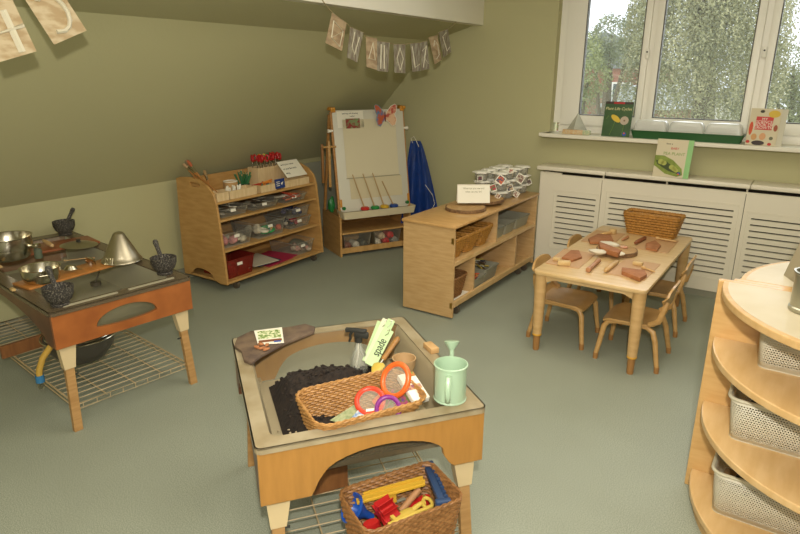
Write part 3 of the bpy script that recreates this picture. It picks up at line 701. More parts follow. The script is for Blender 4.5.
# spray bottle
def leaned(name, label, cat, base, topv, group=None):
    t = thing(name, label, cat, base, 0, group); t.rotation_euler = (Vector(topv)-Vector(base)).to_track_quat('Z', 'Y').to_euler(); return t
p = cl(.02, .64, CZ-.10); p = atz(359, 363, CZ-.06)
t = thing('spray_bottle', 'clear spray bottle with a black trigger head standing in the soil', 'spray bottle', (p.x, p.y, CZ-.095), R(200))
MB().lathe([(0, 0), (.030, 0), (.034, .006), (.034, .045), (.031, .062), (.026, .078), (.017, .10), (.011, .12), (.011, .128)], n=28).build('bottle_body', clear('clear_bottle', '#dcdccb', .20, .06), t)
b = MB(); b.cyl((0, 0, .125), (0, 0, .145), .0145, n=18); b.box((-.012, 0, .155), (.055, .020, .024), bev=.005); b.box((.006, 0, .171), (.075, .022, .014), bev=.004); b.box((.046, 0, .170), (.012, .016, .016), bev=.003)
hd = b.build('spray_head', M_ink, t); b = MB(); b.tube([(.026, 0, .163), (.034, 0, .150), (.032, 0, .135), (.038, 0, .122)], [.006, .0055, .005, .004], n=8); b.build('trigger', M_ink, hd)
MB().tube([(0, 0, .13), (.004, 0, .06), (.014, 0, .008)], .0022, n=6).build('dip_tube', M_paper, t)
# plant markers "spade"
mk_m = mat('pale_green_card', '#b7cf98', .5); mk_pic = mat('cream_card', '#cfd2b4', .5)
base = atz(376, 371, CZ-.06)
for k, (bx, by, tx, ty) in enumerate([(366, 362, 381, 322), (367, 363, 386, 320), (370, 366, 391, 321), (369, 367, 388, 331)]):
    a = atz(bx, by, CZ-.035); c_ = atz(tx, ty, CZ+.015)
    upv = (c_-a); L_ = upv.length; y = upv.normalized(); vn = (Vector((0, 0, 1.6))-a).normalized()
    x = y.cross(vn).normalized(); zz = x.cross(y)
    t = thing('plant_marker', ['plain pale green garden word card at the back of the fan', 'pale green garden word card second from the back of the fan', 'pale green garden word card behind the spade card', 'pale green garden word card reading spade, front of the fan'][k], 'word card', a+zz*.003*k, 0, 'word cards in the planting table')
    Mt = Matrix((x, y, zz)).transposed(); t.rotation_euler = Mt.to_euler()
    w_ = .044 if k == 3 else .032
    MB().prism([rrect(w_, L_*1.0, .004, 3, 0, L_/2)], .0015).build('card', mk_m if k != 1 else mk_pic, t)
    if k == 3: text('spade', .046, 'lettering', M_ink, t, T(0, L_*.48, .0022) @ RZ(90))
    if k >= 1: MB().tube([(-.004, L_*.93, .003), (.004, L_*.98, .006), (.006, L_*.88, .004), (-.002, L_*.80, .003)], .0012, n=5).build('metal_clip', M_steel, t)
# trowel with wooden handle
a, c_ = atz(382, 361, CZ-.02), atz(398, 338, CZ+.005)
t = leaned('hand_trowel', 'small hand trowel with a wooden handle and a yellow blade beside the word cards', 'trowel', a, c_)
Lh = (c_-a).length
MB().lathe([(0, .005), (.007, .007), (.011, .02), (.009, .05), (.012, Lh-.012), (.009, Lh-.002), (0, Lh)], n=18).build('wood_handle', mat('warm_wood_handle', '#a8783c', .5, col2='#96682f', scale=20), t)
MB().cyl((0, 0, -.02), (0, 0, .012), .006, n=12).build('ferrule', M_steel, t)
b = MB(); b.lathe([(0, -.085), (.010, -.078), (.022, -.05), (.024, -.025), (.010, -.012), (0, -.010)], n=20, sy=.28); b.build('blade', mat('mustard_enamel', '#c9ad4a', .4), t)
# clay ring pot
p = atz(404, 366, CZ-.06); t = thing('small_bowl', 'small round wooden-rimmed bowl against the back of the wicker basket', 'bowl', (p.x, p.y, CZ-.095))
MB().lathe([(0, 0), (.030, 0), (.043, .04), (.046, .070), (.042, .070), (.036, .03), (0, .006)], n=36).build('bowl_wall', mat('light_clay', '#b59468', .6), t)
# wicker basket in the planter
bz = CZ-.115
c4 = [atz(299, 393, CZ+.02), atz(398, 369, CZ+.02), atz(430, 402, CZ+.02), atz(307, 434, CZ+.02)]
bc = sum(c4, Vector())/4
bw = ((c4[1]-c4[0]).length+(c4[2]-c4[3]).length)/2; bd = ((c4[3]-c4[0]).length+(c4[2]-c4[1]).length)/2
ba = math.atan2((c4[2]+c4[1]-c4[0]-c4[3]).y, (c4[2]+c4[1]-c4[0]-c4[3]).x)
BH = .135
bk = basket('wicker_basket', 'golden wicker basket with magnifiers and seed packets sunk in the planting table', (bw*.98, bd*.98), (bw*.80, bd*.66), BH, (bc.x-.004, bc.y+.008, CZ+.022-BH), ba, M_wicker, rr=.05, off=(0, .045))
def bl(px, py, z): return atz(px, py, z)
FLR = CZ+.02-BH+.012
# magnifiers
def magnifier(label, m, c, R_, r_, nrm, spin, handle=True):
    t = thing('magnifier', label, 'magnifying glass', c, 0, 'plastic magnifiers in the wicker basket')
    q = Vector(nrm).normalized().to_track_quat('Z', 'Y'); t.rotation_mode = 'QUATERNION'
    from mathutils import Quaternion
    t.rotation_quaternion = q @ Quaternion((0, 0, 1), spin)
    MB().tube([(R_*cos(tau*i/48), R_*1.12*sin(tau*i/48), 0) for i in range(48)], r_, n=12, closed=True).build('ring', m, t)
    MB().lathe([(0, -.003), (R_-r_*.5, -.001), (R_-r_*.5, .001), (0, .003)], n=32, sy=1.12).build('lens', clear('magnifier_lens', '#d8d2c0', .12, .03), t)
    if handle: MB().tube([(0, -R_*1.12, 0), (0, -R_*1.12-.03, 0), (0, -R_*1.12-.06, 0)], [.009, .011, .012], n=12, flat=.7).build('handle', m, t)
camv = Vector((0, 0, 1.6))
p1_ = atz(395.5, 380, CZ+.035); p2_ = atz(370, 401, CZ+.005); p3_ = atz(388, 409, CZ-.0)
v1 = (camv-p1_).normalized()
magnifier('orange plastic magnifier standing highest in the wicker basket', M_orangep, p1_, .050, .0095, v1+rt*(-.80)+Vector((0, 0, .1)), R(-30))
magnifier('red plastic magnifier lying low left of the orange one in the wicker basket', M_red if False else mat('coral_red_plastic', '#d8442c', .35), p2_, .043, .0085, v1+rt*(-.2)+up*.8, R(35))
magnifier('purple plastic magnifier at the front right of the wicker basket', M_purple, p3_, .036, .0080, v1+rt*(-.15)+up*.5, R(20), False)
def leancard(name, label, cat, px4, zb, zt, m, group=None, th=.0015):
    """card leaning in the basket: bottom corners at height zb, top corners at zt; pixel order TL TR BR BL"""
    P = [atz(*px4[0], zt), atz(*px4[1], zt), atz(*px4[2], zb), atz(*px4[3], zb)]
    o = P[3]; x = (P[2]-P[3]).normalized(); y = (P[0]-P[3]); y = (y-x*y.dot(x)).normalized(); z = x.cross(y)
    Mt = Matrix((x, y, z)).transposed(); c0 = sum(P, Vector())/4
    t = thing(name, label, cat, c0, 0, group); t.rotation_euler = Mt.to_euler()
    q = [((p-c0).dot(x), (p-c0).dot(y)) for p in P]
    MB().prism([[q[3], q[2], q[1], q[0]]], th).build('card', m, t, smooth=False)
    return t, (P[2]-P[3]).length, (P[0]-P[3]).length, T(0, 0, th+.0003)
t, w_, h_, M = leancard('seed_packet', 'pale green seed packet leaning at the front left of the magnifiers', 'seed packet', [(355, 405), (364, 412), (341, 424), (330, 421)], FLR+.06, FLR+.09, mat('sage_packet', '#a3a67f', .6, col2='#7f8a60', scale=80), 'seed packets on the planting table')
t, w_, h_, M = leancard('seed_packet', 'blue and white seed packet beside the pale green one', 'seed packet', [(360, 408), (367, 411), (361, 419), (352, 418)], FLR+.075, FLR+.095, mat('blue_packet', '#4f76a8', .6, col2='#cfcfc0', scale=60), 'seed packets on the planting table')
t, w_, h_, M = leancard('seed_packet', 'white and yellow seed packet with orange flowers', 'seed packet', [(366, 409), (376, 408), (376, 418), (366, 419)], FLR+.075, FLR+.10, M_paper, 'seed packets on the planting table')
blob(t, 'flower_print', mat('orange_flower_print', '#d98a2c', .7, col2='#d8c9a0', scale=120), M, ell(w_*.32, h_*.28, 14))
t, w_, h_, M = leancard('seed_packet', 'seed packet printed with purple, red and green flowers under the magnifiers', 'seed packet', [(392, 389), (414, 393), (404, 414), (386, 408)], FLR+.045, FLR+.10, mat('meadow_print', '#5d7030', .7, col2='#a2416a', scale=55, lo=.42, hi=.58), 'seed packets on the planting table')
for k, (x, y, c) in enumerate([(-.3, .2, '#c23a30'), (.2, .1, '#6d3b86'), (-.1, -.25, '#c23a30'), (.3, -.3, '#d8c44c'), (0, .35, '#7a3f8c')]): blob(t, 'flower_print', mat('print'+str(k), c, .7), M, ell(.005, .005, 10, x*w_, y*h_))
# white folded seed box
a = atz(413, 388, CZ+.01); t = thing('seed_box', 'white seed carton with a floral band leaning at the right end of the basket', 'box', a)
d0, d1 = atz(400, 372, CZ+.03), atz(418, 400, CZ-.01); t.rotation_euler = (d0-d1).to_track_quat('X', 'Z').to_euler()
MB().box((0, 0, 0), (.125, .060, .022), bev=.002).build('carton', M_paper, t)
MB().box((-.006, .003, .0114), (.022, .058, .001)).build('floral_band', mat('floral_band', '#7a3d68', .7, col2='#cfa46a', scale=110), t)
MB().box((.052, -.020, .0114), (.020, .018, .001)).build('floral_corner', mat('floral_corner', '#c8642c', .7, col2='#7c8a3a', scale=110), t)
# watering can
p = atz(447, 399, CZ); t = thing('watering_can', 'mint green enamel watering can on the right rim of the planting table', 'watering can', (p.x+.004, p.y+.012, CZ), R(36))
MB().lathe([(0, .0), (.053, 0), (.054, .003), (.0515, .006), (.0515, .116), (.0555, .119), (.0555, .124), (.051, .125), (.0495, .116), (.0485, .010), (0, .007)], n=44).build('can_body', M_mint, t)
b = MB(); b.tube([(-.012, -.050, .104), (-.016, -.070, .106), (-.018, -.085, .088), (-.018, -.087, .056), (-.016, -.076, .03), (-.012, -.050, .018)], .009, n=12, flat=.55); b.build('can_handle', M_mint, t)
b = MB(); b.tube([(.006, .049, .03), (.010, .078, .065), (.014, .095, .11), (.014, .097, .128)], [.012, .010, .008, .0075], n=14); sp = b.build('spout', M_mint, t)
MB().lathe([(.0075, 0), (.012, .008), (.024, .026), (.026, .032), (.022, .034), (0, .030)], c=(.014, .098, .122), n=24, rot=RX(-18)).build('spout_rose', M_mint, sp)
# ---- lower basket on the wire shelf with toys
c4 = [atz(339, 488, .36), atz(428, 459, .36), atz(458, 498, .36)]
vx = c4[1]-c4[0]; vy = c4[1]-c4[2]; LA = math.atan2(vx.y, vx.x)
lw, ld = vx.length*1.04, vy.length*1.0; lc = c4[0]+vx/2-Vector((-sin(LA), cos(LA), 0))*ld/2
lb = basket('wicker_basket', 'brown wicker basket of sand toys on the wire shelf under the planting table', (lw, ld), (lw*.82, ld*.82), .215, (lc.x, lc.y, .135), LA, M_wickerD, rr=.035, pitch=.010)
def ll(x, y, z): v = Matrix.Rotation(LA, 4, 'Z') @ Vector((x, y, 0)); return Vector((lc.x+v.x, lc.y+v.y, z))
p = ll(-lw*.32, -ld*.02, .19); t = thing('funnel', 'blue plastic funnel at the left end of the toy basket', 'funnel', p, 0); t.rotation_euler = (R(75), R(-20), LA+R(20))
a, c_ = atz(375, 518, .24), atz(352, 508, .30); t.location = c_; t.rotation_euler = (a-c_).to_track_quat('Z', 'Y').to_euler()
MB().lathe([(.047, -.006), (.047, .004), (.044, .006), (.040, .006), (.014, .052), (.010, .085), (.008, .085), (.011, .050), (.037, 0), (.044, -.006), (.047, -.006)], n=36).build('funnel_cone', M_blue, t)
b = MB(); A_, B_ = atz(356, 501, .30), atz(424, 482, .32)
def bar(name, label, cat, A_, B_, w_, h_, m, up_=None, extra=None, group=None):
    t = thing(name, label, cat, (A_+B_)/2, 0, group); t.rotation_euler = (B_-A_).to_track_quat('X', 'Z').to_euler(); L_ = (B_-A_).length
    b = MB(); b.box((0, 0, 0), (L_, w_, h_), bev=.003)
    if extra: extra(b, L_)
    b.build('bar', m, t); return t
bar('sand_sieve_bar', 'long yellow ridged plastic bar across the back of the toy basket', 'toy', A_, B_, .030, .012, M_yellow, extra=lambda b, L_: (b.box((0, .010, .010), (L_, .006, .012)), b.box((0, -.010, .010), (L_, .006, .012)), b.box((0, 0, -.02), (.03, .02, .04))))
A_, B_ = atz(427, 467, .33), atz(443, 505, .33)
def notch(b, L_):
    for i in range(9): b.box((-L_/2+L_*(i+.5)/9, .018, .0), (.010, .012, .016))
    b.box((L_/2, 0, .006), (.022, .05, .028), bev=.005); b.box((-L_/2, 0, .006), (.018, .045, .028), bev=.005)
bar('sand_comb', 'dark blue notched plastic comb at the right end of the toy basket', 'toy', A_, B_, .022, .02, mat('slate_blue_plastic', '#2c4468', .45), extra=notch)
# red wheel
p = atz(386, 510, .285); t = thing('water_wheel', 'red plastic water wheel in the middle of the toy basket', 'toy', p); t.rotation_euler = (R(82), 0, LA+R(-65)); t.rotation_euler = (Vector((cos(LA+.15), sin(LA+.15), .15))).to_track_quat('Z', 'Y').to_euler()
b = MB(); b.cyl((0, 0, -.028), (0, 0, .028), .013, n=18)
for z in (-.026, .024): b.lathe([(0, z), (.026, z), (.026, z+.002), (0, z+.002)], n=24)
b.build('wheel_hub', M_red, t)
for i in range(8):
    a = tau*i/8; MB(RZ(math.degrees(a))).box((.026, .004, 0), (.026, .003, .056), rot=RZ(18)).build('paddle', M_red, t, smooth=False)
# yellow scoop, yellow frame, red pieces, wooden handle
A_, B_ = atz(394, 521, .265), atz(416, 509, .275); t = thing('sand_scoop', 'yellow plastic sand scoop at the front of the toy basket', 'toy', (A_+B_)/2); t.rotation_euler = (B_-A_).to_track_quat('X', 'Z').to_euler()
b = MB(); b.ball((0, 0, 0), .036, (1.25, .62, .3), sub=3); b.tube([(.03, 0, .003), (.055, 0, .010), (.075, 0, .006)], [.010, .008, .009], n=10); b.build('scoop_body', mat('pale_yellow_plastic', '#cdb04e', .4), t)
A_, B_ = atz(388, 525, .315), atz(432, 506, .315)
bar('yellow_rail', 'yellow plastic rail along the front edge of the toy basket', 'toy', A_, B_, .012, .010, mat('pale_yellow_plastic', '#cdb04e', .4), extra=lambda b, L_: b.box((-L_*.30, .012, -.006), (.012, .04, .010)))
A_, B_ = atz(425, 495, .29), atz(430, 512, .29); t = thing('toy_spade', 'yellow plastic spade grip beside the dark blue comb', 'toy', (A_+B_)/2); t.rotation_euler = (B_-A_).to_track_quat('X', 'Z').to_euler()
MB().tube([(.026*cos(tau*i/24), .014*sin(tau*i/24), 0) for i in range(24)], .006, n=8, closed=True).build('grip', mat('pale_yellow_plastic', '#cdb04e', .4), t); MB().tube([(-.026, 0, 0), (-.06, 0, -.02)], .006, n=8).build('shaft', mat('pale_yellow_plastic', '#cdb04e', .4), t)
A_, B_ = atz(400, 512, .255), atz(421, 487, .30); t = leaned('wooden_dowel', 'round pinkish wooden dowel sloping across the toy basket', 'dowel', A_, B_)
MB().lathe([(0, 0), (.010, .002), (.011, .03), (.012, (B_-A_).length-.01), (0, (B_-A_).length)], n=14).build('rod', mat('pinkish_wood', '#a87a50', .6), t)
for k, (px, py, z, sc) in enumerate([(412, 505, .25, (1.5, .8, .5)), (371, 526, .27, (1.4, .8, .4)), (424, 501, .26, (1.2, .7, .6))]):
    p = atz(px, py, z); t = thing('sand_mould', ['red plastic sand mould right of the water wheel', 'dark red sand mould below the blue funnel', 'small red sand mould under the yellow spade grip'][k], 'toy', p, LA, 'red sand moulds in the toy basket')
    b = MB(); b.lathe([(.0, .012), (.016, .012), (.022, -.01), (.025, -.012), (.025, -.009), (.018, .015), (0, .016)], n=18, sx=sc[0], sy=sc[1]); b.build('mould', M_red, t)
p = atz(398, 500, .25); o = MB().box((0, 0, 0), (.05, .02, .006), bev=.002).build('grey_scraper', M_greyp); o.location = p; o.rotation_euler = (0, 0, LA); tag(o, 'small grey scraper behind the red water wheel', 'scraper')
# brown trough leaning behind the lower basket
a, c = atz(317, 501, .13), atz(352, 491, .13); d_ = c-a
o = MB().box((0, 0, .045), (d_.length, .018, .09), bev=.002).build('brown_plank', M_tan, smooth=False); m_ = (a+c)/2+Vector((-d_.y, d_.x, 0)).normalized()*.05; o.location = (m_.x, m_.y, .123); o.rotation_euler = (0, 0, math.atan2(d_.y, d_.x)); tag(o, 'mid-brown plank behind the toy basket under the planting table', 'plank')
# ================================================================ CRAFT TROLLEY by the sloping wall (local x = depth towards the room, y along the wall)
TX, TY = -4.0, 2.88
tr = thing('craft_trolley', 'birch craft trolley on castors full of art supplies against the sloping wall', 'trolley', (TX, TY, 0))
side = [(.015, .83), (.06, .845), (.16, .853), (.27, .843), (.36, .808), (.42, .755), (.446, .68), (.47, .46), (.487, .23), (.495, .07), (.425, .065), (.37, .078), (.335, .115), (.30, .14), (.24, .15), (.17, .148), (.12, .13), (.08, .09), (.05, .075), (.0, .075), (.0, .42)]
side = [(x, z) for x, z in side]
slot = [(.17+.0, .80), (.19, .787), (.27, .787), (.29, .80), (.28, .815), (.18, .822)]
for k, y in enumerate((0.02, 1.10)):
    loops = [[(x, z) for x, z in side], [(x, z) for x, z in slot]]
    MB().prism(loops, .02, T(0, y, 0) @ MXZ, bev=.003).build('side_panel', M_birch, tr, smooth=False)
for z, x1, th in ((.087, .488, .018), (.327, .470, .016), (.556, .446, .016), (.690, .440, .018)):
    MB().box((x1/2+.01, .55, z-th/2), (x1-.02, 1.06, th), bev=.002).build('shelf', M_birchH, tr, smooth=False)
MB().box((.012, .55, .45), (.008, 1.06, .74)).build('back_panel', M_birch, tr, smooth=False)
for x in (.06, .445):
    for y in (.13, 1.02): castor(tr, x, y, .066)
def tloc(x, y, z): return Vector((TX+x, TY+y, z))
# top tier: pine trays
def tray(label, x, y, w, d, h, z=.6905, m=None, grp='wooden trays on top of the craft trolley'):
    t = thing('wooden_tray', label, 'tray', tloc(x, y, z), 0, grp); b = MB(); hw, hd = w/2, d/2
    for sx in (-1, 1): b.box((sx*(hw-.004), 0, h/2), (.008, d, h), bev=.001)
    for sy in (-1, 1): b.box((0, sy*(hd-.004), h/2), (w-.016, .008, h), bev=.001)
    b.box((0, 0, .003), (w-.016, d-.016, .006)); b.build('tray_box', m or mat('bare_pine', '#dcc296', .55, col2='#d0b384', scale=9, stretch=(1, 5, 1)), t, smooth=False); return t
tray('small pale wooden tray at the near end of the trolley top holding brushes', .37, .085, .12, .11, .062)
tray('long pale wooden tray on the trolley top holding chalks and pencils', .37, .285, .12, .27, .062)
tray('pale wooden tray on the trolley top holding felt pens, mid length', .37, .545, .12, .17, .056)
tray('pale wooden tray at the far end of the trolley top with a notice in it', .37, .87, .12, .30, .056)
tray('wooden block tray at the back of the trolley top holding red scissors', .19, .77, .12, .32, .16)
# paint brushes
for k, (px, py, qx, qy, c) in enumerate([(199, 178, 177, 157, '#3a2c20'), (203, 179, 184, 158, '#9a8568'), (206, 181, 187, 160, '#b0603c'), (208, 186, 204, 170, '#9a7c50'), (205, 182, 181, 162, '#c0a078')]):
    a = aty(px, py, TY+.16); a = Vector((TX+.22+.022*k, TY+.075+.012*(k % 2), .79)); e = aty(qx, qy, TY+.06); d_ = (e-a); L_ = d_.length
    t = leaned('paint_brush', ['dark-bristled fat paint brush leaning left out of the trolley', 'pale-bristled paint brush beside the dark-bristled one', 'paint brush with a rust red tip leaning out of the trolley', 'short thin paint brush standing behind the near end of the trolley', 'paint brush with a light tan handle among the leaning brushes'][k], 'paint brush', a-d_.normalized()*.08, e, 'paint brushes on the craft trolley'); L_ += .08
    MB().cyl((0, 0, 0), (0, 0, L_*.62), .004, .0075, n=10).build('brush_handle', mat('brush_wood', '#b0783f', .5), t)
    MB().cyl((0, 0, L_*.62), (0, 0, L_*.80), .008, .009, n=10).build('ferrule', M_steel, t)
    MB().lathe([(.009, L_*.80), (.013, L_*.88), (.010, L_*.97), (0, L_)], n=12).build('bristles', mat('bristle'+str(k), c, .9), t)
# white chalks, round tub, pencils
for k in range(14):
    rs2 = random.Random(k); x, y = .36+rs2.uniform(-.03, .03), .175+.011*k-.0; e = Vector((rs2.uniform(-.2, .2), rs2.uniform(-.35, .35), 1)).normalized()
    p = tloc(x, min(y, .32), .71); o = MB().lathe([(0, 0), (.006, 0), (.007, .06), (.005, .066), (0, .067)], n=10).build('chalk_stick', M_paper); o.location = p; o.rotation_euler = e.to_track_quat('Z', 'Y').to_euler(); tag(o, 'white chalk stick standing in the long wooden tray', 'chalk', 'white chalks in the long wooden tray')
t = thing('ribbon_tub', 'round pale wooden tub between the chalks and the green pencils', 'tub', tloc(.27, .30, .691)); MB().lathe([(0, 0), (.052, 0), (.055, .10), (.050, .10), (.047, .01), (0, .01)], n=28).build('tub_wall', M_slice, t); MB().tube([(.051*cos(tau*i/28), .051*sin(tau*i/28), .10) for i in range(28)], .005, n=6, closed=True).build('tub_rim', M_paper, t)
t0 = thing('pencil_pot', 'dark pot holding the bunch of green pencils', 'pot', tloc(.27, .43, .691)); MB().lathe([(0, 0), (.045, 0), (.048, .065), (.044, .065), (.041, .008), (0, .008)], n=24).build('pot_wall', mat('dark_green_pot', '#28372a', .6), t0)
for k in range(26):
    rs2 = random.Random(50+k); a = rs2.uniform(0, tau); r = .032*sqrt(rs2.random()); e = Vector((cos(a)*r*13, sin(a)*r*13, 1)).normalized()
    t = thing('green_pencil', 'green pencil with a pale sharpened tip in the bunch on the trolley', 'pencil', tloc(.27+cos(a)*r*.5, .43+sin(a)*r*.5, .702), 0, 'green pencils in the dark pot'); t.rotation_euler = e.to_track_quat('Z', 'Y').to_euler()
    L_ = rs2.uniform(.125, .155); MB().cyl((0, 0, 0), (0, 0, L_), .004, n=6).build('pencil_body', mat('pencil_green', '#2d6a3c', .5), t, smooth=False); MB().cyl((0, 0, L_), (0, 0, L_+.014), .004, .0008, n=6).build('pencil_tip', M_slice, t)
for k in range(12):
    rs2 = random.Random(90+k); a = rs2.uniform(-1, 1); c = ['#d8822a', '#c9752a', '#23705a', '#b02a20', '#e0a040'][k % 5]
    t = thing('felt_pen', ['orange', 'light orange', 'teal', 'red', 'yellow'][k % 5]+' felt pen lying in the middle wooden tray', 'pen', tloc(.36+rs2.uniform(-.02, .02), .545+rs2.uniform(-.05, .05), .71+.004*k), 0, 'felt pens in the middle wooden tray')
    t.rotation_euler = (R(rs2.uniform(-30, 30)), R(rs2.uniform(60, 95)), R(rs2.uniform(40, 130)))
    MB().cyl((0, 0, -.06), (0, 0, .03), .0055, n=10).build('pen_body', mat('pen'+str(k % 5), c, .4), t); MB().cyl((0, 0, .03), (0, 0, .06), .0065, n=10).build('pen_cap', mat('pen'+str((k+1) % 5), c, .4), t)
# scissors
for k in range(11):
    y = .64+.026*k; x = .19+(.03 if k % 2 else -.03); m = mat('yellow_handle', '#c9a83c', .4) if k == 4 else (mat('green_handle', '#3d7a42', .4) if k == 6 else M_red)
    t = thing('scissors', ['red-handled scissors standing in the wooden block', 'yellow-handled scissors standing among the red ones', 'green-handled scissors standing among the red ones'][1 if k == 4 else 2 if k == 6 else 0], 'scissors', tloc(x, y, .825), R(k*23-30), 'scissors in the wooden block')
    for sx in (-1, 1):
        MB().tube([(sx*(.020+.014*cos(tau*i/18)), 0, .095+.024*sin(tau*i/18)) for i in range(18)], .0065, n=7, closed=True).build('finger_loop', m, t)
    MB().cyl((0, 0, -.02), (0, 0, .075), .006, n=8).build('blades', M_steel, t)
# notice sheet and blue leaflet
P4 = [(291, 160.5), (306, 159.5), (310, 174), (294, 177)]
a = tloc(.41, .78, .765); b_ = tloc(.41, 1.02, .765); c_ = tloc(.29, 1.02, .885); d_ = tloc(.29, .78, .885)
def quadthing(name, label, cat, P, m, part='sheet', th=.0015, group=None):
    """P: TL TR BR BL in world"""
    x = (P[2]-P[3]).normalized(); y = P[0]-P[3]; y = (y-x*y.dot(x)).normalized(); z = x.cross(y); c0 = sum(P, Vector())/4
    t = thing(name, label, cat, c0, 0, group); t.rotation_euler = Matrix((x, y, z)).transposed().to_euler()
    q = [((p-c0).dot(x), (p-c0).dot(y)) for p in P]; MB().prism([[q[3], q[2], q[1], q[0]]], th).build(part, m, t, smooth=False)
    return t, (P[2]-P[3]).length, (P[0]-P[3]).length, T(0, 0, th+.0003)
t, w_, h_, M = quadthing('notice_sheet', 'white handwritten notice sheet standing in the far wooden tray', 'notice', [d_, c_, b_, a], M_paper)
for i, s_ in enumerate(('write your name', 'or your favourite', 'thing')): text(s_, .022, 'lettering', M_ink, t, M @ T(-w_*.42, h_*(.28-.26*i), 0), 'LEFT')
a = tloc(.435, .60, .695); t, w_, h_, M = quadthing('blue_leaflet', 'blue leaflet with white print hanging over the trolley top', 'leaflet', [tloc(.425, .615, .775), tloc(.425, .725, .775), tloc(.434, .725, .70), tloc(.434, .615, .70)], mat('deep_blue_card', '#1d3570', .5))
for i in range(3): patch(t, 'print_line', M_paper, M, -w_*.2, h_*(.2-.2*i), w_*.35, .005)
blob(t, 'bird_mark', M_paper, M, [(w_*.05, 0), (w_*.35, h_*.15), (w_*.25, -h_*.05), (w_*.18, -h_*.2), (w_*.12, -h_*.03)])
# clear tubs on the trolley shelves
def stuff_in(p, w, d, cols, n, r, seed, kind='balls', z0=.008, name='craft_material', label='', cat='craft supplies', grp=None):
    rs2 = random.Random(seed)
    for k in range(n):
        x, y = rs2.uniform(-w, w), rs2.uniform(-d, d); o = None; b = MB(); q = rs2.uniform(.7, 1.2)*r
        if kind == 'balls': b.ball((0, 0, 0), q, (1, rs2.uniform(.7, 1.1), rs2.uniform(.6, 1)), sub=2, amp=.35, seed=seed+k)
        elif kind == 'rods': b.cyl((0, -q*3, 0), (0, q*3, 0), q*.35, n=9)
        elif kind == 'rings': b.tube([(q*cos(tau*i/20), q*sin(tau*i/20), 0) for i in range(20)], q*.28, n=8, closed=True)
        else: b.box((0, 0, 0), (q*2.2, q*3.2, q*.25), bev=.001)
        c = cols[k % len(cols)]; o = b.build(name, mat('craft_'+c.strip('#'), c, .7)); o.location = Vector(p)+Vector((x, y, z0+q*.8+.012*(k//3) if kind != 'sheets' else z0+.006*k)); o.rotation_euler = (R(rs2.uniform(-15, 15)), R(rs2.uniform(-15, 15)), rs2.uniform(0, pi)); tag(o, label, cat, grp)
GB = 'clear plastic boxes on the craft trolley'
def tub(label, x, y, w, d, h, z): return bin_('clear_box', label, (w, d), h, tloc(x, y, z), 0, M_bin, GB)
tub('shallow clear box of white bits, near end of the trolley second shelf', .26, .20, .32, .27, .065, .558)
stuff_in(tloc(.30, .20, .558), .08, .09, ['#b9b3a0', '#8d8878', '#cfc8b2'], 12, .022, 1, 'sheets', label='pale paper piece in the shallow clear box at the near end', grp='pale paper pieces')
tub('shallow clear box of grey bits in the middle of the trolley second shelf', .26, .52, .32, .29, .055, .558)
stuff_in(tloc(.30, .52, .558), .08, .09, ['#8d8878', '#6b6658', '#a8a18c'], 10, .020, 2, 'sheets', label='grey paper piece in the middle shallow clear box', grp='grey paper pieces')
tub('shallow clear box of red and white sticks, far end of the trolley second shelf', .26, .86, .32, .28, .06, .558)
stuff_in(tloc(.34, .86, .558), .06, .06, ['#b0462c', '#d0c8b0', '#c8683c'], 10, .022, 3, 'rods', label='red or white craft stick in the far shallow clear box', grp='craft sticks')
tub('clear box of pink material at the near end of the trolley third shelf', .27, .20, .34, .29, .115, .328)
stuff_in(tloc(.34, .14, .328), .07, .06, ['#c58a86', '#b97873'], 9, .036, 4, label='soft pink wool ball in the near clear box', grp='pink wool balls'); stuff_in(tloc(.34, .25, .328), .07, .05, ['#a59c86', '#c0b79d'], 6, .03, 5, label='pale wool ball in the near clear box', grp='pale wool balls')
tub('clear box with a green tape reel and coloured balls on the trolley third shelf', .27, .55, .34, .31, .125, .328)
stuff_in(tloc(.37, .52, .328), .04, .07, ['#2e8a48', '#d0cab4', '#2e8a48', '#d0cab4'], 5, .035, 6, 'rings', z0=.012, label='green or white tape ring in the middle clear box', grp='tape rings'); stuff_in(tloc(.38, .63, .345), .04, .04, ['#2b5fa8', '#c9a23a', '#b8472f'], 5, .026, 7, label='bright craft ball in the middle clear box', grp='bright craft balls'); stuff_in(tloc(.32, .47, .34), .06, .03, ['#c0b79d'], 4, .035, 17, label='cream wool ball in the middle clear box', grp='cream wool balls')
tub('lower clear box of dark trimmings at the far end of the trolley third shelf', .27, .90, .32, .26, .085, .328); tub('upper clear box of navy material stacked at the far end of the trolley third shelf', .27, .90, .30, .25, .085, .418)
stuff_in(tloc(.34, .90, .420), .08, .08, ['#2a2f4d', '#3b3f58', '#55506a'], 10, .028, 8, label='navy fabric piece in the upper far clear box', grp='navy fabric pieces'); stuff_in(tloc(.34, .90, .330), .08, .08, ['#1f2540', '#9a2430', '#c0b8a2'], 8, .025, 9, label='dark or red fabric piece in the lower far clear box', grp='dark fabric pieces')
bin_('clear_box', 'red clear box of mixed sheets at the near end of the trolley bottom shelf', (.34, .27), .15, tloc(.29, .19, .0885), 0, clear('red_clear_plastic', '#9a3428', .45, .2), GB)
stuff_in(tloc(.36, .19, .0885), .06, .08, ['#8f1f22', '#b03030', '#3f5a34', '#c0b090', '#b8862f'], 14, .032, 10, 'balls', label='red or dark packet in the red clear box', grp='packets in the red clear box')
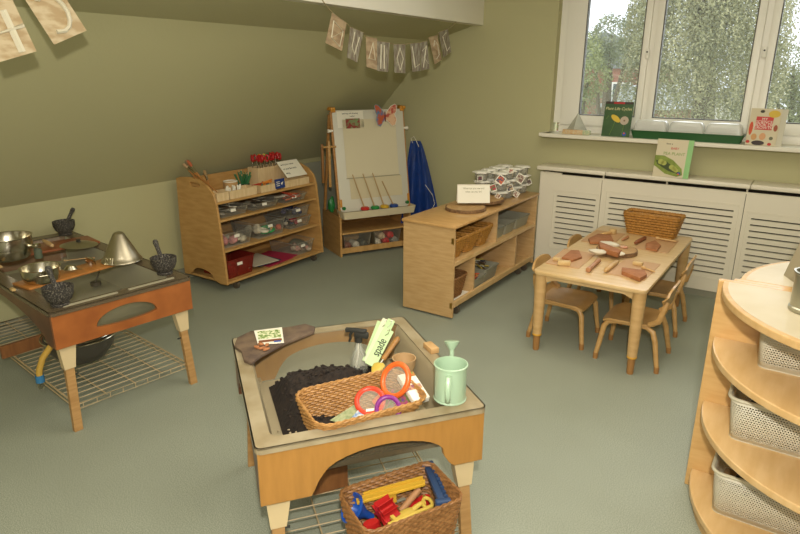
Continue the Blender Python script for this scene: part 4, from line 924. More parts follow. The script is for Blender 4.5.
for k, (y, c, n_) in enumerate([(.47, '#c6bda5', 'cream'), (.49, '#23384a', 'dark blue'), (.60, '#b12a48', 'deep pink'), (.66, '#a82444', 'crimson pink')]):
    o = MB().box((0, 0, 0), (.30, .24 if k < 2 else .30, .004)).build('paper_sheet', mat('sheet_'+n_.replace(' ', '_'), c, .7), smooth=False); o.location = tloc(.31, y, .0885+.003+.0062*(3-k if k < 2 else k-2)+ (.012 if k < 2 else 0)); o.rotation_euler = (0, 0, R(6*k-8)); tag(o, n_+' paper sheets lying on the trolley bottom shelf', 'paper', 'coloured paper on the trolley bottom shelf')
bin_('clear_box', 'clear box of pale bits at the far end of the trolley bottom shelf', (.32, .25), .11, tloc(.28, .92, .0885), 0, M_bin, GB)
stuff_in(tloc(.36, .92, .0885), .07, .06, ['#b88a7c', '#8f7c6c', '#a89a84'], 8, .028, 11, label='pinkish craft scrap in the far bottom clear box', grp='pinkish craft scraps')

# ================================================================ EASEL (local x = width, y = back, facing -y)
EA = math.atan2(.88, .47); EP = Vector((-3.411, 4.105, 0)); EW = .72
ea = thing('painting_easel', 'double painting easel with a clipped white sheet, in the corner', 'easel', EP, EA)
def el(x, y, z): v = Matrix.Rotation(EA, 4, 'Z') @ Vector((x, y, 0)); return EP+v+Vector((0, 0, z))
LZ0, LZ1, LY0, LY1 = .40, 1.29, .02, .17          # the leaning board
LEAN = math.degrees(math.atan2(LY1-LY0, LZ1-LZ0))
BM = T(0, LY0, LZ0) @ RX(-LEAN)                    # board frame: x width, z up the slope
BL = sqrt((LZ1-LZ0)**2+(LY1-LY0)**2)
for x in (.01, EW-.01):
    MB().box((x, .22, .185), (.02, .42, .37), bev=.002).build('side_panel', M_birch, ea, smooth=False)
    MB(BM).box((x, .012, BL/2-.02), (.022, .024, BL), bev=.003).build('upright', mat('easel_beech', '#b9864a', .45, col2='#a8763c', scale=8, stretch=(1, 1, 6)), ea, smooth=False)
    MB(T(0, .40, LZ0-.04) @ RX(12)).box((x, 0, (BL)/2), (.022, .024, BL), bev=.003).build('rear_upright', mat('easel_beech', '#b9864a'), ea, smooth=False)
    MB().box((x, .21, LZ1+.005), (.03, .16, .03), bev=.01).build('hinge', mat('amber_knob', '#c98a2a', .4), ea)
for z, d in ((.035, .40), (.21, .40), (.35, .40)):
    MB().box((EW/2, .22, z), (EW-.04, d, .016), bev=.002).build('shelf', M_birchH, ea, smooth=False)
MB().box((EW/2, .415, .17), (EW-.04, .01, .3)).build('back_panel', M_birch, ea, smooth=False)
MB().box((EW/2, .016, .055), (EW-.04, .016, .05), bev=.002).build('lip', M_birchH, ea, smooth=False)
b = MB(); b.box((0, 0, 0), (.001, .001, .001)); b = MB(T(EW/2, -.005, .365)); shell(b, (EW+.01, .17), (EW-.02, .15), .065, .004, rr=.02); b.build('paint_tray', mat('cream_tray', '#d2c5a2', .5), ea)
for x in (.10, .22, .50, .62): castor(ea, x, .06 if x in (.22, .50) else .36, .028)
MB(BM).prism([rrect(EW-.03, BL-.02, .03, 4, EW/2, BL/2)], .010, MXZ, bev=.002).build('board', mat('grey_white_board', '#d0cbb8', .35), ea)
for x in (.012, EW-.012):
    MB(BM).box((x+(.012 if x < .1 else -.012), -.012, BL-.006), (.045, .016, .045), bev=.014).build('corner_clip', mat('amber_knob', '#c98a2a', .4), ea)
    MB(BM).cyl((x, .01, BL*.80), (x+(-.035 if x < .1 else .035), .01, BL*.80), .013, n=14).cyl((x+(-.035 if x < .1 else .035), .01, BL*.80), (x+(-.045 if x < .1 else .045), .01, BL*.80), .017, n=14).build('wing_knob', M_paper, ea)
    MB(BM).cyl((x+(.03 if x < .1 else -.03), -.035, .045), (x+(.03 if x < .1 else -.03), -.012, .045), .015, n=14).build('green_peg', M_green, ea)
    MB(BM).box((x+(.01 if x < .1 else -.01), -.015, .09), (.02, .012, .07), bev=.004).build('lower_clip', mat('amber_knob', '#c98a2a', .4), ea)
sh = MB(BM).box((EW*.50, -.0125, BL*.62), (EW*.72, .002, BL*.56)).build('paper_pad', mat('cream_sheet', '#d2c7a6', .75), ea, smooth=False)
sh2 = MB(BM).box((EW*.53, -.0118, BL*.23), (EW*.72, .002, BL*.20)).build('lower_sheet', mat('cream_sheet2', '#cdc09c', .75), ea, smooth=False)
MB(BM).box((EW*.50, -.015, BL*.615-BL*.28), (EW*.74, .004, .006)).build('sheet_edge', mat('beige_line', '#9c9070', .7), ea, smooth=False)
def ebt(name, label, cat, x, z, group=None, off=.013):
    p = Matrix.Rotation(EA, 4, 'Z') @ (BM @ Vector((x, -off, z))); t = thing(name, label, cat, EP+p, 0, group); t.rotation_euler = (Matrix.Rotation(EA, 4, 'Z') @ RX(-LEAN) @ RX(90)).to_euler(); return t   # local x right, y up, z out
t = ebt('photo_notice', 'white notice with a red-framed photograph at the top left of the easel', 'notice', .18, BL*.90)
MB().box((0, 0, 0), (.25, .14, .001)).build('sheet', M_paper, t, smooth=False); MB().box((.02, -.035, .001), (.135, .085, .0012)).build('photograph', mat('photo_print', '#8c2f2a', .6, col2='#7c8a5a', scale=26, lo=.45, hi=.55), t, smooth=False)
text('painting and drawing', .018, 'lettering', M_ink, t, T(0, .052, .001)); text('together', .014, 'lettering', M_ink, t, T(.02, .028, .001))
# butterfly
t = ebt('paper_butterfly', 'red, orange and blue paper butterfly clipped to the top right of the easel', 'butterfly', .515, BL*.915, off=.022)
wl = [(0, 0), (.02, .045), (.06, .09), (.10, .105), (.115, .09), (.105, .04), (.09, .015), (.105, -.03), (.09, -.075), (.06, -.085), (.03, -.05), (0, -.02)]
for sx in (-1, 1):
    w = MB(RY(-14*sx)).prism([[(sx*x, z) for x, z in wl]], .0015).build('wing', mat('wing_'+('a' if sx < 0 else 'b'), '#b84a34' if sx > 0 else '#c5603c', .6, col2='#d8b088' if sx > 0 else '#5a7fa8', scale=22, lo=.45, hi=.58), t, smooth=False)
    MB(RY(-14*sx)).tube([(sx*x, z, .001) for x, z in wl], .003, n=5, closed=True).build('wing_edge', M_paper if sx > 0 else mat('pale_blue', '#8aa4b4', .6), w)
MB().ball((0, 0, .004), .008, (1, 6, .8), sub=2).build('butterfly_body', mat('dark_red', '#7c2a24', .6), t)
# paint pots with brushes
for k, (x, c, n_) in enumerate([(.235, '#c42a22', 'red'), (.335, '#2a8a44', 'green'), (.43, '#d0a62c', 'yellow'), (.525, '#27468a', 'blue')]):
    p = el(x, -.02, .371); t = thing('paint_pot', 'clear paint pot with a '+n_+' lid in the easel tray', 'paint pot', p, 0, 'paint pots in the easel tray')
    MB().lathe([(0, 0), (.026, 0), (.030, .055), (0, .056)], n=20).build('pot_body', clear('pot_plastic', '#b8ac90', .4, .2), t); MB().lathe([(.034, .052), (.040, .056), (.040, .070), (.030, .078), (0, .079)], n=20).build('pot_lid', mat('lid_'+n_, c, .4), t)
    a = el(x-.005, -.02, .44); e = el(x-.095, .028, .74 if k < 3 else .66); d_ = e-a
    q = leaned('paint_brush', 'long thin paint brush standing in the '+n_+' paint pot of the easel', 'paint brush', a, e, 'brushes in the easel paint pots'); MB().cyl((0, 0, 0), (0, 0, d_.length), .0065, .0045, n=8).build('brush_handle', mat('brush_tan', '#b59668', .5), q)
# drying rods at the left
for k, (dx, y0, y1, mm) in enumerate([(-.045, .10, .10, M_birch), (-.085, .16, .16, mat('brown_rod', '#8f6230', .5))]):
    MB().box((dx, y0, .83), (.022, .02, .40 if k == 0 else .34), bev=.004).build('drying_rail', mm, ea)
MB().cyl((-.10, .10, .98), (.02, .10, .98), .009, n=10).build('rail_arm', M_birch, ea)
# clear bins with bottles on the easel shelf
for k, x in enumerate((.19, .50)):
    p = el(x, .19, .0435); bin_('clear_box', ['clear box of white and brown bottles at the left of the easel shelf', 'clear box with red and white bottles at the right of the easel shelf'][k], (.28, .30), .15, p, EA, M_bin, 'clear boxes on the easel shelf', tag_on=False)
    for j, (c, n_) in enumerate([('#7c4a38', 'brown'), ('#c9c2ac', 'white'), ('#55564a', 'dark grey')] if k == 0 else [('#b5ad98', 'white'), ('#c5ac88', 'cream'), ('#b8262a', 'red'), ('#c43030', 'bright red'), ('#8c8c80', 'grey')]):
        xx = x+(-.08+.08*j if k == 0 else -.09+.045*j); q = el(xx, .11, .075 if (k == 0 or j % 2 == 0) else .13); o = thing('paint_bottle', n_+' paint bottle lying in the '+('left' if k == 0 else 'right')+' clear box of the easel', 'bottle', q, EA, 'paint bottles in the easel boxes'); o.rotation_euler = (R(90), 0, EA)
        MB().lathe([(0, -.09), (.032, -.085), (.034, .02), (.014, .045), (.014, .06), (0, .062)], n=20).build('bottle_body', mat('bottle_'+n_.replace(' ', '_'), c, .4), o)
# blue apron hanging at the right
t = thing('painting_apron', 'royal blue plastic painting apron hanging on the right side of the easel', 'apron', el(EW+.045, .05, 0))
b = MB(); nA, nB = 28, 20
def apv(u, v):
    x = (v-.30)*(.09+.30*u**.8)*1.0; fold = .028*sin(v*13+u*2)*(.35+u); y = fold+.01
    return Vector((x, y, 1.00-.80*u-.02*sin(v*9)*u))
Z_ = Matrix.Rotation(R(34), 4, 'Z')
for s_ in (0, 1):
    gr = [[b.v((Z_ @ (apv(i/nA, j/nB)+Vector((0, .004*s_, 0))))) for j in range(nB+1)] for i in range(nA+1)]
    for i in range(nA):
        for j in range(nB): b.f([gr[i][j], gr[i+1][j], gr[i+1][j+1], gr[i][j+1]])
b.build('apron_cloth', mat('royal_blue_vinyl', '#1c3c80', .3, col2='#17336e', scale=10, coat=.3), t, recalc=False)
MB().tube([(-.01, 0, .98), (-.03, .0, 1.02), (.0, 0, 1.04), (.03, 0, 1.0), (.05, .01, .95)], .0025, n=6).build('apron_tie', M_paper, t)
MB().tube([(.10, .05, .60), (.16, .09, .5), (.18, .10, .42), (.15, .09, .36)], .002, n=6).build('apron_tie', M_paper, t)
# green thing behind left of easel
p = el(-.05, .1, .44); o = MB().ball((0, 0, 0), .04, (.8, .8, 1.8), sub=2, amp=.3).build('green_sponge', M_green); o.parent = ea; o.location = (-.03, .12, .47)
# ================================================================ SHELF UNIT in the middle (open side faces +x)
UX, UY, UL, UD, UH = -2.265, 3.40, 1.40, .40, .655
un = thing('shelf_unit', 'low maple shelf unit on castors, its back to the easel, between easel and radiator cover', 'shelf unit', (UX, UY, 0))
MB().box((UD/2, UL/2, UH-.012), (UD+.02, UL+.03, .024), bev=.009).build('top', M_mapleH if False else mat('maple_top', '#c99f66', .35, col2='#bd9157', scale=7, stretch=(1, 5, 1), coat=.3, detail=5), un)
MB().box((UD/2, .006, UH/2-.005), (UD, .018, UH-.035), bev=.002).build('end_door', M_maple, un, smooth=False)
MB().box((UD/2, UL-.01, UH/2+.02), (UD, .018, UH-.07)).build('end_panel', M_maple, un, smooth=False)
MB().box((.008, UL/2, UH/2+.02), (.014, UL, UH-.07)).build('back_panel', M_maple, un, smooth=False)
MB().box((UD/2, UL/2+.01, .385), (UD-.006, UL-.03, .028), bev=.002).build('middle_shelf', M_mapleH, un, smooth=False)
MB().box((UD/2, UL/2+.01, .088), (UD-.006, UL-.03, .022), bev=.002).build('bottom_shelf', M_mapleH, un, smooth=False)
MB().box((UD-.012, UL/2+.01, .106), (.022, UL-.02, .03), bev=.004).build('front_rail', M_mapleH, un, smooth=False)
for y, z0, z1 in ((.66, .399, .631), (.32, .10, .371), (1.035, .10, .371)):
    MB().box((UD/2, y, (z0+z1)/2), (UD-.02, .018, z1-z0)).build('divider', M_maple, un, smooth=False)
for z in (.10, .55): MB().cyl((UD-.006, -.004, z-.022), (UD-.006, -.004, z+.022), .0045, n=10).box((UD-.015, -.0035, z), (.014, .002, .04)).build('hinge', mat('brass', '#b08c4a', .35, 1), un)
for x in (.05, UD-.04):
    for y in (.12, UL-.22, UL-.10): castor(un, x, y, .062)
def ul(x, y, z): return Vector((UX+x, UY+y, z))
# wicker baskets upper left
for k, y in enumerate((.13, .32, .52)):
    basket('wicker_basket', ['upper wicker basket nearest the hinged end of the shelf unit', 'middle one of the three upper wicker baskets in the shelf unit', 'upper wicker basket next to the divider of the shelf unit'][k], (.30, .178), (.20, .105), .145, ul(.235, y, .400), 0, M_wickerY, 'wicker baskets on the upper shelf of the unit', pitch=.018, st=.012, amp=.0022, rr=.02, rim=.006)
def gbin(label, x, y, z, w, d, h): return bin_('storage_bin', label, (w, d), h, ul(x, y, z), 0, M_greyp, 'grey bins in the shelf unit', tag_on=False)
gbin('grey bin next to the divider on the upper shelf of the unit', .22, .775, .400, .30, .17, .085); gbin('second grey bin on the upper shelf of the unit', .22, .96, .400, .30, .175, .085); gbin('long grey bin at the window end of the unit upper shelf', .22, 1.20, .400, .30, .26, .09)
basket('wicker_basket', 'brown wicker basket in the lower left bay of the shelf unit', (.26, .23), (.20, .17), .15, ul(.24, .17, .105), 0, M_wickerD, rr=.06, rim=.008)
o = MB().box((0, 0, 0), (.22, .26, .004)).build('paper_sheet', M_paper, smooth=False); o.location = ul(.26, .18, .1022); tag(o, 'white paper under the brown wicker basket in the shelf unit', 'paper')
gbin('grey bin of orange pencils at the lower bay of the shelf unit', .27, .44, .0995, .22, .19, .085); gbin('grey bin of pens and dark tools behind the orange one', .20, .66, .0995, .34, .22, .105)
gbin('small grey bin in the last lower bay at the window end', .16, 1.14, .0995, .24, .12, .095)
def rods(c, w, d, n, cols, names, r, L0, grp, cat, seed, noun):
    rs2 = random.Random(seed)
    for k in range(n):
        i = k % len(cols); o = MB().cyl((-L0/2, 0, 0), (L0/2, 0, 0), r, n=8).build(noun, mat(noun+'_'+names[i].replace(' ', '_'), cols[i], .5)); o.location = c+Vector((rs2.uniform(-w, w), rs2.uniform(-d, d), r+.0045*k)); o.rotation_euler = (0, R(rs2.uniform(-6, 6)), R(rs2.uniform(-50, 50))); tag(o, names[i]+' '+noun.replace('_', ' ')+' in the '+grp, cat, noun.replace('_', ' ')+'s in the '+grp)
rods(ul(.28, .44, .150), .02, .03, 14, ['#c4552a', '#b8402a', '#d88a3a'], ['orange', 'red', 'light orange'], .0045, .13, 'front grey bin of the lower shelf', 'pencil', 4, 'wooden_pencil')
rods(ul(.22, .66, .175), .05, .03, 12, ['#2a2c38', '#bfa64c', '#5a4632', '#b9b49c'], ['dark', 'yellow', 'brown', 'pale'], .006, .17, 'rear grey bin of the lower shelf', 'tool', 5, 'craft_tool')
# top: log slices, folded sign, lidded pots
def slice_(name, label, c, r, h, sx=1, seed=0):
    t = thing(name, label, 'log slice', c, R(seed*20)); L_ = []
    for i in range(48): a = tau*i/48; k = 1+.035*noise.noise(Vector((cos(a)*1.7+seed, sin(a)*1.7, 0))); L_.append((r*k*cos(a)*sx, r*k*sin(a)))
    MB().prism([L_], h, bev=.002).build('bark', M_bark, t)
    MB().prism([[(x*.94, y*.94) for x, y in L_]], .0015, T(0, 0, h-.0006)).build('cut_face', M_slice, t)
    for q in (.72, .5, .28): MB().tube([(x*q, y*q, h+.0008) for x, y in L_], .0008, n=4, closed=True).build('growth_ring', mat('ring_line', '#a5824f', .7), t)
    return t
p1, p2 = atz(465.5, 208, UH+.012), atz(479, 201, UH+.03)
slice_('log_slice', 'front round log slice on the shelf unit, lying lower', (p1.x, p1.y, UH+.001), .148, .022, seed=1); slice_('log_slice', 'rear round log slice on the shelf unit carrying the folded sign', (p2.x+.0, p2.y+.06, UH+.0235), .160, .020, seed=2)
MB_ = None
o = MB().box((0, 0, 0), (.2, .2, .021)).build('wood_riser', M_slice, smooth=False); o.location = (p2.x-.02, p2.y+.14, UH+.012); tag(o, 'flat wooden riser hidden under the rear log slice', 'riser')
sx_ = Vector((.82, .57, 0)).normalized(); ang = math.atan2(sx_.y, sx_.x); c = atz(476, 203, UH+.045); t = thing('folded_sign', 'white folded card sign with two printed lines on the rear log slice', 'sign', (c.x-.035, c.y+.02, UH+.0445), R(36))
MB(T(0, -.035, 0) @ RX(-16)).box((0, 0, .067), (.235, .0015, .135)).build('front_flap', M_paper, t, smooth=False); MB(T(0, .035, 0) @ RX(16)).box((0, 0, .067), (.235, .0015, .135)).build('rear_flap', M_paper, t, smooth=False)
for i, s_ in enumerate(('What can you see and', 'what can you do?')): text(s_, .017, 'lettering', mat('olive_ink', '#8c8558', .7), t, T(0, -.035, 0) @ RX(-16) @ T(0, -.0018, .105-.024*i) @ RX(90))
# clear lidded pots stacked
cl_lid = mat('scalloped_white_lid', '#ebe7da', .35); pm = clear('clear_pot', '#dcdacd', .20, .1)
scal = [(.066*(1+.10*cos(6*tau*i/60))*cos(tau*i/60), .066*(1+.10*cos(6*tau*i/60))*sin(tau*i/60)) for i in range(60)]
proto = thing('lidded_pot', '', 'pot', (0, 0, 0), 0, 'clear lidded pots on the shelf unit')
MB().lathe([(0, 0), (.040, 0), (.045, .01), (.053, .060), (.050, .060), (.043, .012), (0, .004)], n=24).build('pot_wall', pm, proto)
MB().prism([scal], .007, T(0, 0, .060), bev=.002).prism([[(x*.8, y*.8) for x, y in scal]], .005, T(0, 0, .067), bev=.002).build('pot_lid', cl_lid, proto)
first = True; dxs = []
cells = [(.07, -.17), (.07, -.03), (.07, .11), (.07, .245), (-.07, -.21), (-.07, -.07), (-.07, .07), (-.07, .20)]
c0 = Vector((UX+.20, UY+1.10, UH+.001)); idx = 0
for lv, nm_ in enumerate(('bottom', 'middle', 'top')):
    for ci, (dx, dy) in enumerate(cells):
        lab = '%s clear pot of the %s row, %s layer of the stack on the shelf unit' % (('nearest', 'second', 'third', 'far')[ci % 4], 'open-side' if ci < 4 else 'back', nm_)
        loc = (c0.x+dx, c0.y+dy+.014*(lv % 2), UH+.0005+.0735*lv); a = R(25*idx)
        if idx == 0: proto.location = loc; proto['label'] = lab
        else: dup(proto, loc, a, lab, 'clear lidded pots on the shelf unit')
        idx += 1
def tocam(t, p, tilt=0, spin=0):
    zz = (camv-p); zz.z *= .3; zz.normalize(); x = Vector((0, 0, 1)).cross(zz).normalized(); y = zz.cross(x)
    t.rotation_euler = (Matrix((x, y, zz)).transposed().to_4x4() @ RZ(spin)).to_euler()
for k, (px, py, s_, sp, c1, c2, n_) in enumerate([(500.5, 180, .062, -35, '#3b4258', '#c45a30', 'photo card of orange figures on a dark blue ground'), (520, 178.5, .066, -30, '#b5ab94', '#7a5040', 'photo card of a child on a pale ground'), (511, 171, .036, 10, '#8c3e30', '#c8b8a0', 'small red and pale photo card near the top'), (493, 188, .050, 20, '#5a7034', '#b0303c', 'green and red photo card at the left'), (510, 188, .050, 20, '#232a44', '#a8906c', 'dark blue photo card between two pots'), (529, 182, .040, 25, '#45342c', '#6a5444', 'dark brown photo card at the right end'), (480, 178.5, .038, 5, '#6c2c28', '#3e2c28', 'dark red photo card at the left end'), (498, 196, .035, 55, '#c0a888', '#7c4a34', 'tilted pale photo card at the bottom left'), (516, 194, .045, 60, '#8c5a44', '#cfc4b0', 'brownish photo card low at the middle')]):
    p = atx(px, py, c0.x+.128) if k not in (6, 3) else aty(px, py, c0.y-.275)
    t = thing('photo_card', n_+' on the stack of clear pots', 'photo card', p, 0, 'photo cards on the stack of clear pots'); tocam(t, p, spin=sp)
    MB().box((0, 0, 0), (s_, s_*1.1, .0015)).build('card', M_paper, t, smooth=False); MB().box((0, s_*.03, .0013), (s_*.8, s_*.82, .001)).build('photo_print', mat('pc'+str(k), c1, .5, col2=c2, scale=60, lo=.45, hi=.55), t, smooth=False)

# ================================================================ CHILDREN'S TABLE AND CHAIRS
KT = .508
tb = thing('play_table', 'pale birch children\'s table set with clay boards, in front of the radiator cover', 'table', (-.942, 3.915, 0))
TW, TL_ = .635, 1.35
MB().prism([rrect(TW, TL_, .035, 6)], .022, T(0, 0, KT-.022), bev=.004).build('tabletop', M_tabletop, tb)
for sy in (-1, 1): MB().prism([[(-TW/2+.07, -.05), (-TW/2+.03, 0), (TW/2-.03, 0), (TW/2-.07, -.05), (TW/2-.12, -.028), (-TW/2+.12, -.028)]], .018, T(0, sy*(TL_/2-.045)+.009, KT-.022) @ MXZ).build('apron', M_tabletop, tb, smooth=False)
for sx in (-1, 1): MB().box((sx*(TW/2-.045), 0, KT-.04), (.018, TL_-.14, .035)).build('apron', M_tabletop, tb, smooth=False)
for sx in (-1, 1):
    for sy in (-1, 1):
        x, y = sx*(TW/2-.04), sy*(TL_/2-.045)
        lg = MB().lathe([(.036, KT-.022), (.035, KT-.10), (.029, .16), (.026, .10)], c=(x, y, 0), n=20).build('leg', mat('pale_birch_leg', '#cda873', .45, col2='#c09a62', scale=6, stretch=(1, 1, 6), coat=.2), tb)
        MB().lathe([(0, 0), (.017, 0), (.019, .01), (.021, .095), (0, .10)], c=(x, y, 0), n=18).build('leg_foot', M_foot, lg)
        MB().lathe([(.0265, .097), (.028, .100), (.028, .106), (.0265, .109)], c=(x, y, 0), n=18).build('leg_ring', mat('amber_ring', '#d6a03a', .5), lg)
def chair(label, x, y, rz):
    """seat centre at origin; faces +x (backrest at -x)"""
    t = thing('child_chair', label, 'chair', (x, y, 0), rz, 'bentwood chairs round the play table'); SH = .265
    b = MB(); nx_, ny_ = 14, 12; g = {}
    for s_ in (0, 1):
        for i in range(nx_+1):
            for j in range(ny_+1):
                u = i/nx_*2-1; v = j/ny_*2-1; w = .150+.014*u
                k = (1-.10*max(0, abs(u)-.6)/.4*abs(v)**3)
                X_ = .155*u*(1-.05*abs(v)**4); Y_ = w*v*k
                Z_ = SH-.008*(1-v*v)*(1-u*u)*2-(.018*max(0, u-.75)/.25 if u > .75 else 0)+(.03*((-u-.8)/.2)**2 if u < -.8 else 0)-.010*s_
                g[s_, i, j] = b.v((X_, Y_, Z_))
    for i in range(nx_):
        for j in range(ny_):
            b.f([g[0, i, j], g[0, i+1, j], g[0, i+1, j+1], g[0, i, j+1]]); b.f([g[1, i, j], g[1, i, j+1], g[1, i+1, j+1], g[1, i+1, j]])
    for i in range(nx_):
        for j in (0, ny_): b.f([g[0, i, j], g[0, i+1, j], g[1, i+1, j], g[1, i, j]])
    for j in range(ny_):
        for i in (0, nx_): b.f([g[0, i, j], g[0, i, j+1], g[1, i, j+1], g[1, i, j]])
    b.build('seat', M_bent, t)
    for sy in (-1, 1):
        # front leg (bent under the seat), rear leg
        l1 = MB().tube([(-.06, sy*.125, SH-.02), (.07, sy*.128, SH-.02), (.120, sy*.132, SH-.028), (.140, sy*.137, SH-.06), (.150, sy*.145, .13), (.165, sy*.158, .028)], [.010, .012, .0135, .0135, .0125, .011], n=12, flat=1.2).build('leg', M_bent, t)
        MB().cyl((.1655, sy*.158, 0), (.1645, sy*.1575, .036), .0135, .0145, n=14).build('leg_foot', M_foot, l1)
        l2 = MB().tube([(.0, sy*.120, SH-.022), (-.09, sy*.124, SH-.022), (-.125, sy*.130, SH-.04), (-.145, sy*.138, SH-.09), (-.175, sy*.158, .028)], [.010, .012, .0135, .013, .011], n=12, flat=1.2).build('leg', M_bent, t)
        MB().cyl((-.177, sy*.159, 0), (-.1755, sy*.158, .036), .0135, .0145, n=14).build('leg_foot', M_foot, l2)
        MB().tube([(-.10, sy*.135, SH+.0), (-.150, sy*.137, SH+.03), (-.168, sy*.128, .37), (-.176, sy*.118, .41)], [.010, .011, .010, .009], n=10, flat=1.5).build('back_stay', M_bent, t)
    # curved backrest
    b = MB(); g = {}; nj, nk = 18, 6
    for s_ in (0, 1):
        for j in range(nj+1):
            v = j/nj*2-1
            for k in range(nk+1):
                w = k/nk*2-1; zc = .432; hh = .060*sqrt(max(.05, 1-abs(v)**3.0))
                r_ = .012*s_
                g[s_, j, k] = b.v((-.180-.012*w+.016*v*v-r_, .150*v, zc+hh*w))
    for j in range(nj):
        for k in range(nk): b.f([g[0, j, k], g[0, j+1, k], g[0, j+1, k+1], g[0, j, k+1]]); b.f([g[1, j, k], g[1, j, k+1], g[1, j+1, k+1], g[1, j+1, k]])
    for j in range(nj):
        for k in (0, nk): b.f([g[0, j, k], g[0, j+1, k], g[1, j+1, k], g[1, j, k]])
    for k in range(nk):
        for j in (0, nj): b.f([g[0, j, k], g[0, j, k+1], g[1, j, k+1], g[1, j, k]])
    b.build('backrest', M_bent, t)
    return t
ch = chair('bentwood child chair on the left side of the play table, nearer the camera', -1.155, 3.595, 0)
dup(ch, (-1.155, 4.22, 0), 0, 'bentwood child chair mostly hidden behind the left side of the play table')
dup(ch, (-.72, 3.53, 0), pi, 'bentwood child chair at the right of the play table, nearer the camera')
dup(ch, (-.735, 4.12, 0), pi, 'bentwood child chair on the right side of the play table, nearer the radiator cover')
# things on the table
basket('bread_basket', 'yellow-brown wicker basket at the window end of the play table', (.375, .175), (.30, .125), .15, (-.885, 4.50, KT), R(-3), M_wickerY, pitch=.017, st=.013, rr=.025, rim=.006, amp=.002)
for k, (cx, cy, a, lb_) in enumerate([(-1.155, 3.60, 2, 'near left corner'), (-.775, 3.60, -1, 'near right corner'), (-.79, 4.24, 0, 'far right corner'), (-1.14, 4.22, 1, 'far left corner')]):
    o = MB().prism([rrect(.205, .37, .006, 2)], .003).build('work_mat', M_mat, smooth=False); o.location = (cx, cy, KT+.0003); o.rotation_euler = (0, 0, R(a)); tag(o, 'thin beige work mat at the '+lb_+' of the play table', 'mat', 'beige work mats on the play table')
ZT = KT+.0035
def clay(label, pix, z, th, m=M_terra):
    w3 = [atz(x, y, z+th) for x, y in pix]; c0 = sum(w3, Vector())/len(w3); b = MB(); b.prism([[((p-c0).x, (p-c0).y) for p in w3[::-1]]], th, bev=.002)
    o = b.build('clay_slab', m); o.location = (c0.x, c0.y, z); return tag(o, label, 'clay', 'terracotta clay slabs on the play table')
clay('pointed terracotta clay slab on the near left mat', [(562, 257), (571, 250), (579, 250), (582, 256.5), (572, 260)], ZT, .014)
clay('thick terracotta clay wedge on the near right mat', [(622, 267), (645, 270), (647, 274), (640, 278), (622, 271)], ZT, .022)
clay('terracotta clay slab on the far right mat', [(646, 243), (655, 240), (661, 245), (657, 250), (646, 247.5)], ZT, .014)
clay('rough terracotta clay slab on the far left mat', [(588.5, 238), (598, 233.5), (611, 235), (613.5, 240), (603, 242), (590, 241.5)], ZT, .018)
# log slice with dough
sc_ = atz(606.5, 257, KT); t = slice_('serving_slice', 'log slice carrying white dough loaves in the middle of the play table', (-.96, 3.89, KT+.0005), .126, .026, sx=1.0, seed=4)
SZ = KT+.027
for k, (px, py, a, s_) in enumerate([(598, 251.5, 8, 1.0), (616, 253, 0, .9), (610, 244, -6, 1.1)]):
    p = atz(px, py, SZ+.01); o = MB().ball((0, 0, 0), .038, (1.45*s_, .66, .42), sub=3, amp=.25, seed=k*5).build('dough_loaf', M_dough); o.location = p; o.rotation_euler = (0, 0, R(a)); tag(o, 'white floury dough loaf '+['at the front left', 'at the front right', 'at the back'][k]+' of the log slice', 'dough', 'dough loaves on the log slice')
clay('terracotta clay wedge standing between the dough loaves on the log slice', [(599, 241.5), (604, 243), (622, 250), (618, 253), (600, 247)], SZ, .030)
p = atz(624, 248, SZ); o = MB().ball((0, 0, .006), .022, (1.3, 1, .5), sub=2, amp=.2).build('pinkish_dough', mat('pinkish_dough', '#cfae90', .8, col2='#b97a5c', scale=40)); o.location = p; tag(o, 'pinkish dough lump at the right edge of the log slice', 'dough')
def rolling(label, px0, px1, r, m, style=0):
    a = atz(*px0, KT+r+.002); c = atz(*px1, KT+r+.002); L_ = (c-a).length; t = thing('rolling_pin', label, 'rolling pin', a, 0, 'wooden tools on the play table'); t.rotation_euler = (c-a).to_track_quat('Z', 'Y').to_euler()
    if style == 0: pr = [(0, 0), (r*.6, .002), (r*.62, .022), (r*.85, .026), (r, .030), (r, L_-.006), (r*.7, L_), (0, L_)]
    elif style == 1: pr = [(0, 0), (r*.9, .002), (r, .008), (r, .03), (r*.75, .036), (r*.8, L_*.6), (r, L_-.01), (r*.6, L_), (0, L_)]
    else: pr = [(0, 0), (r, .002), (r*1.05, .02), (r*.55, .026), (r*.6, L_-.01), (r*.4, L_), (0, L_)]
    MB().lathe(pr, n=20).build('pin_body', m, t)
lightw = mat('light_tool_wood', '#c9a26a', .5, col2='#ba925a', scale=20); pinkw = mat('pinkish_tool_wood', '#b8845c', .5, col2='#aa744c', scale=20)
rolling('pinkish wooden rolling pin at the near edge of the play table', (588, 270), (599, 260), .015, pinkw, 1); rolling('light wooden rolling pin right of the pinkish one', (605, 271), (617, 261.5), .014, lightw, 0)
rolling('dark reddish-brown wooden roller behind the log slice', (635, 243), (645, 238), .014, M_leather, 0); rolling('light wooden mallet on the far right mat', (656, 238), (676, 241.5), .011, lightw, 2)
rolling('light wooden stamp tool on the near right mat', (642, 267), (655, 272), .010, lightw, 2); rolling('small light wooden peg on the far left mat', (622, 240), (628, 236.5), .010, pinkw, 0); rolling('small wooden pestle on the far left mat', (601, 234), (611, 232.5), .012, lightw, 0)
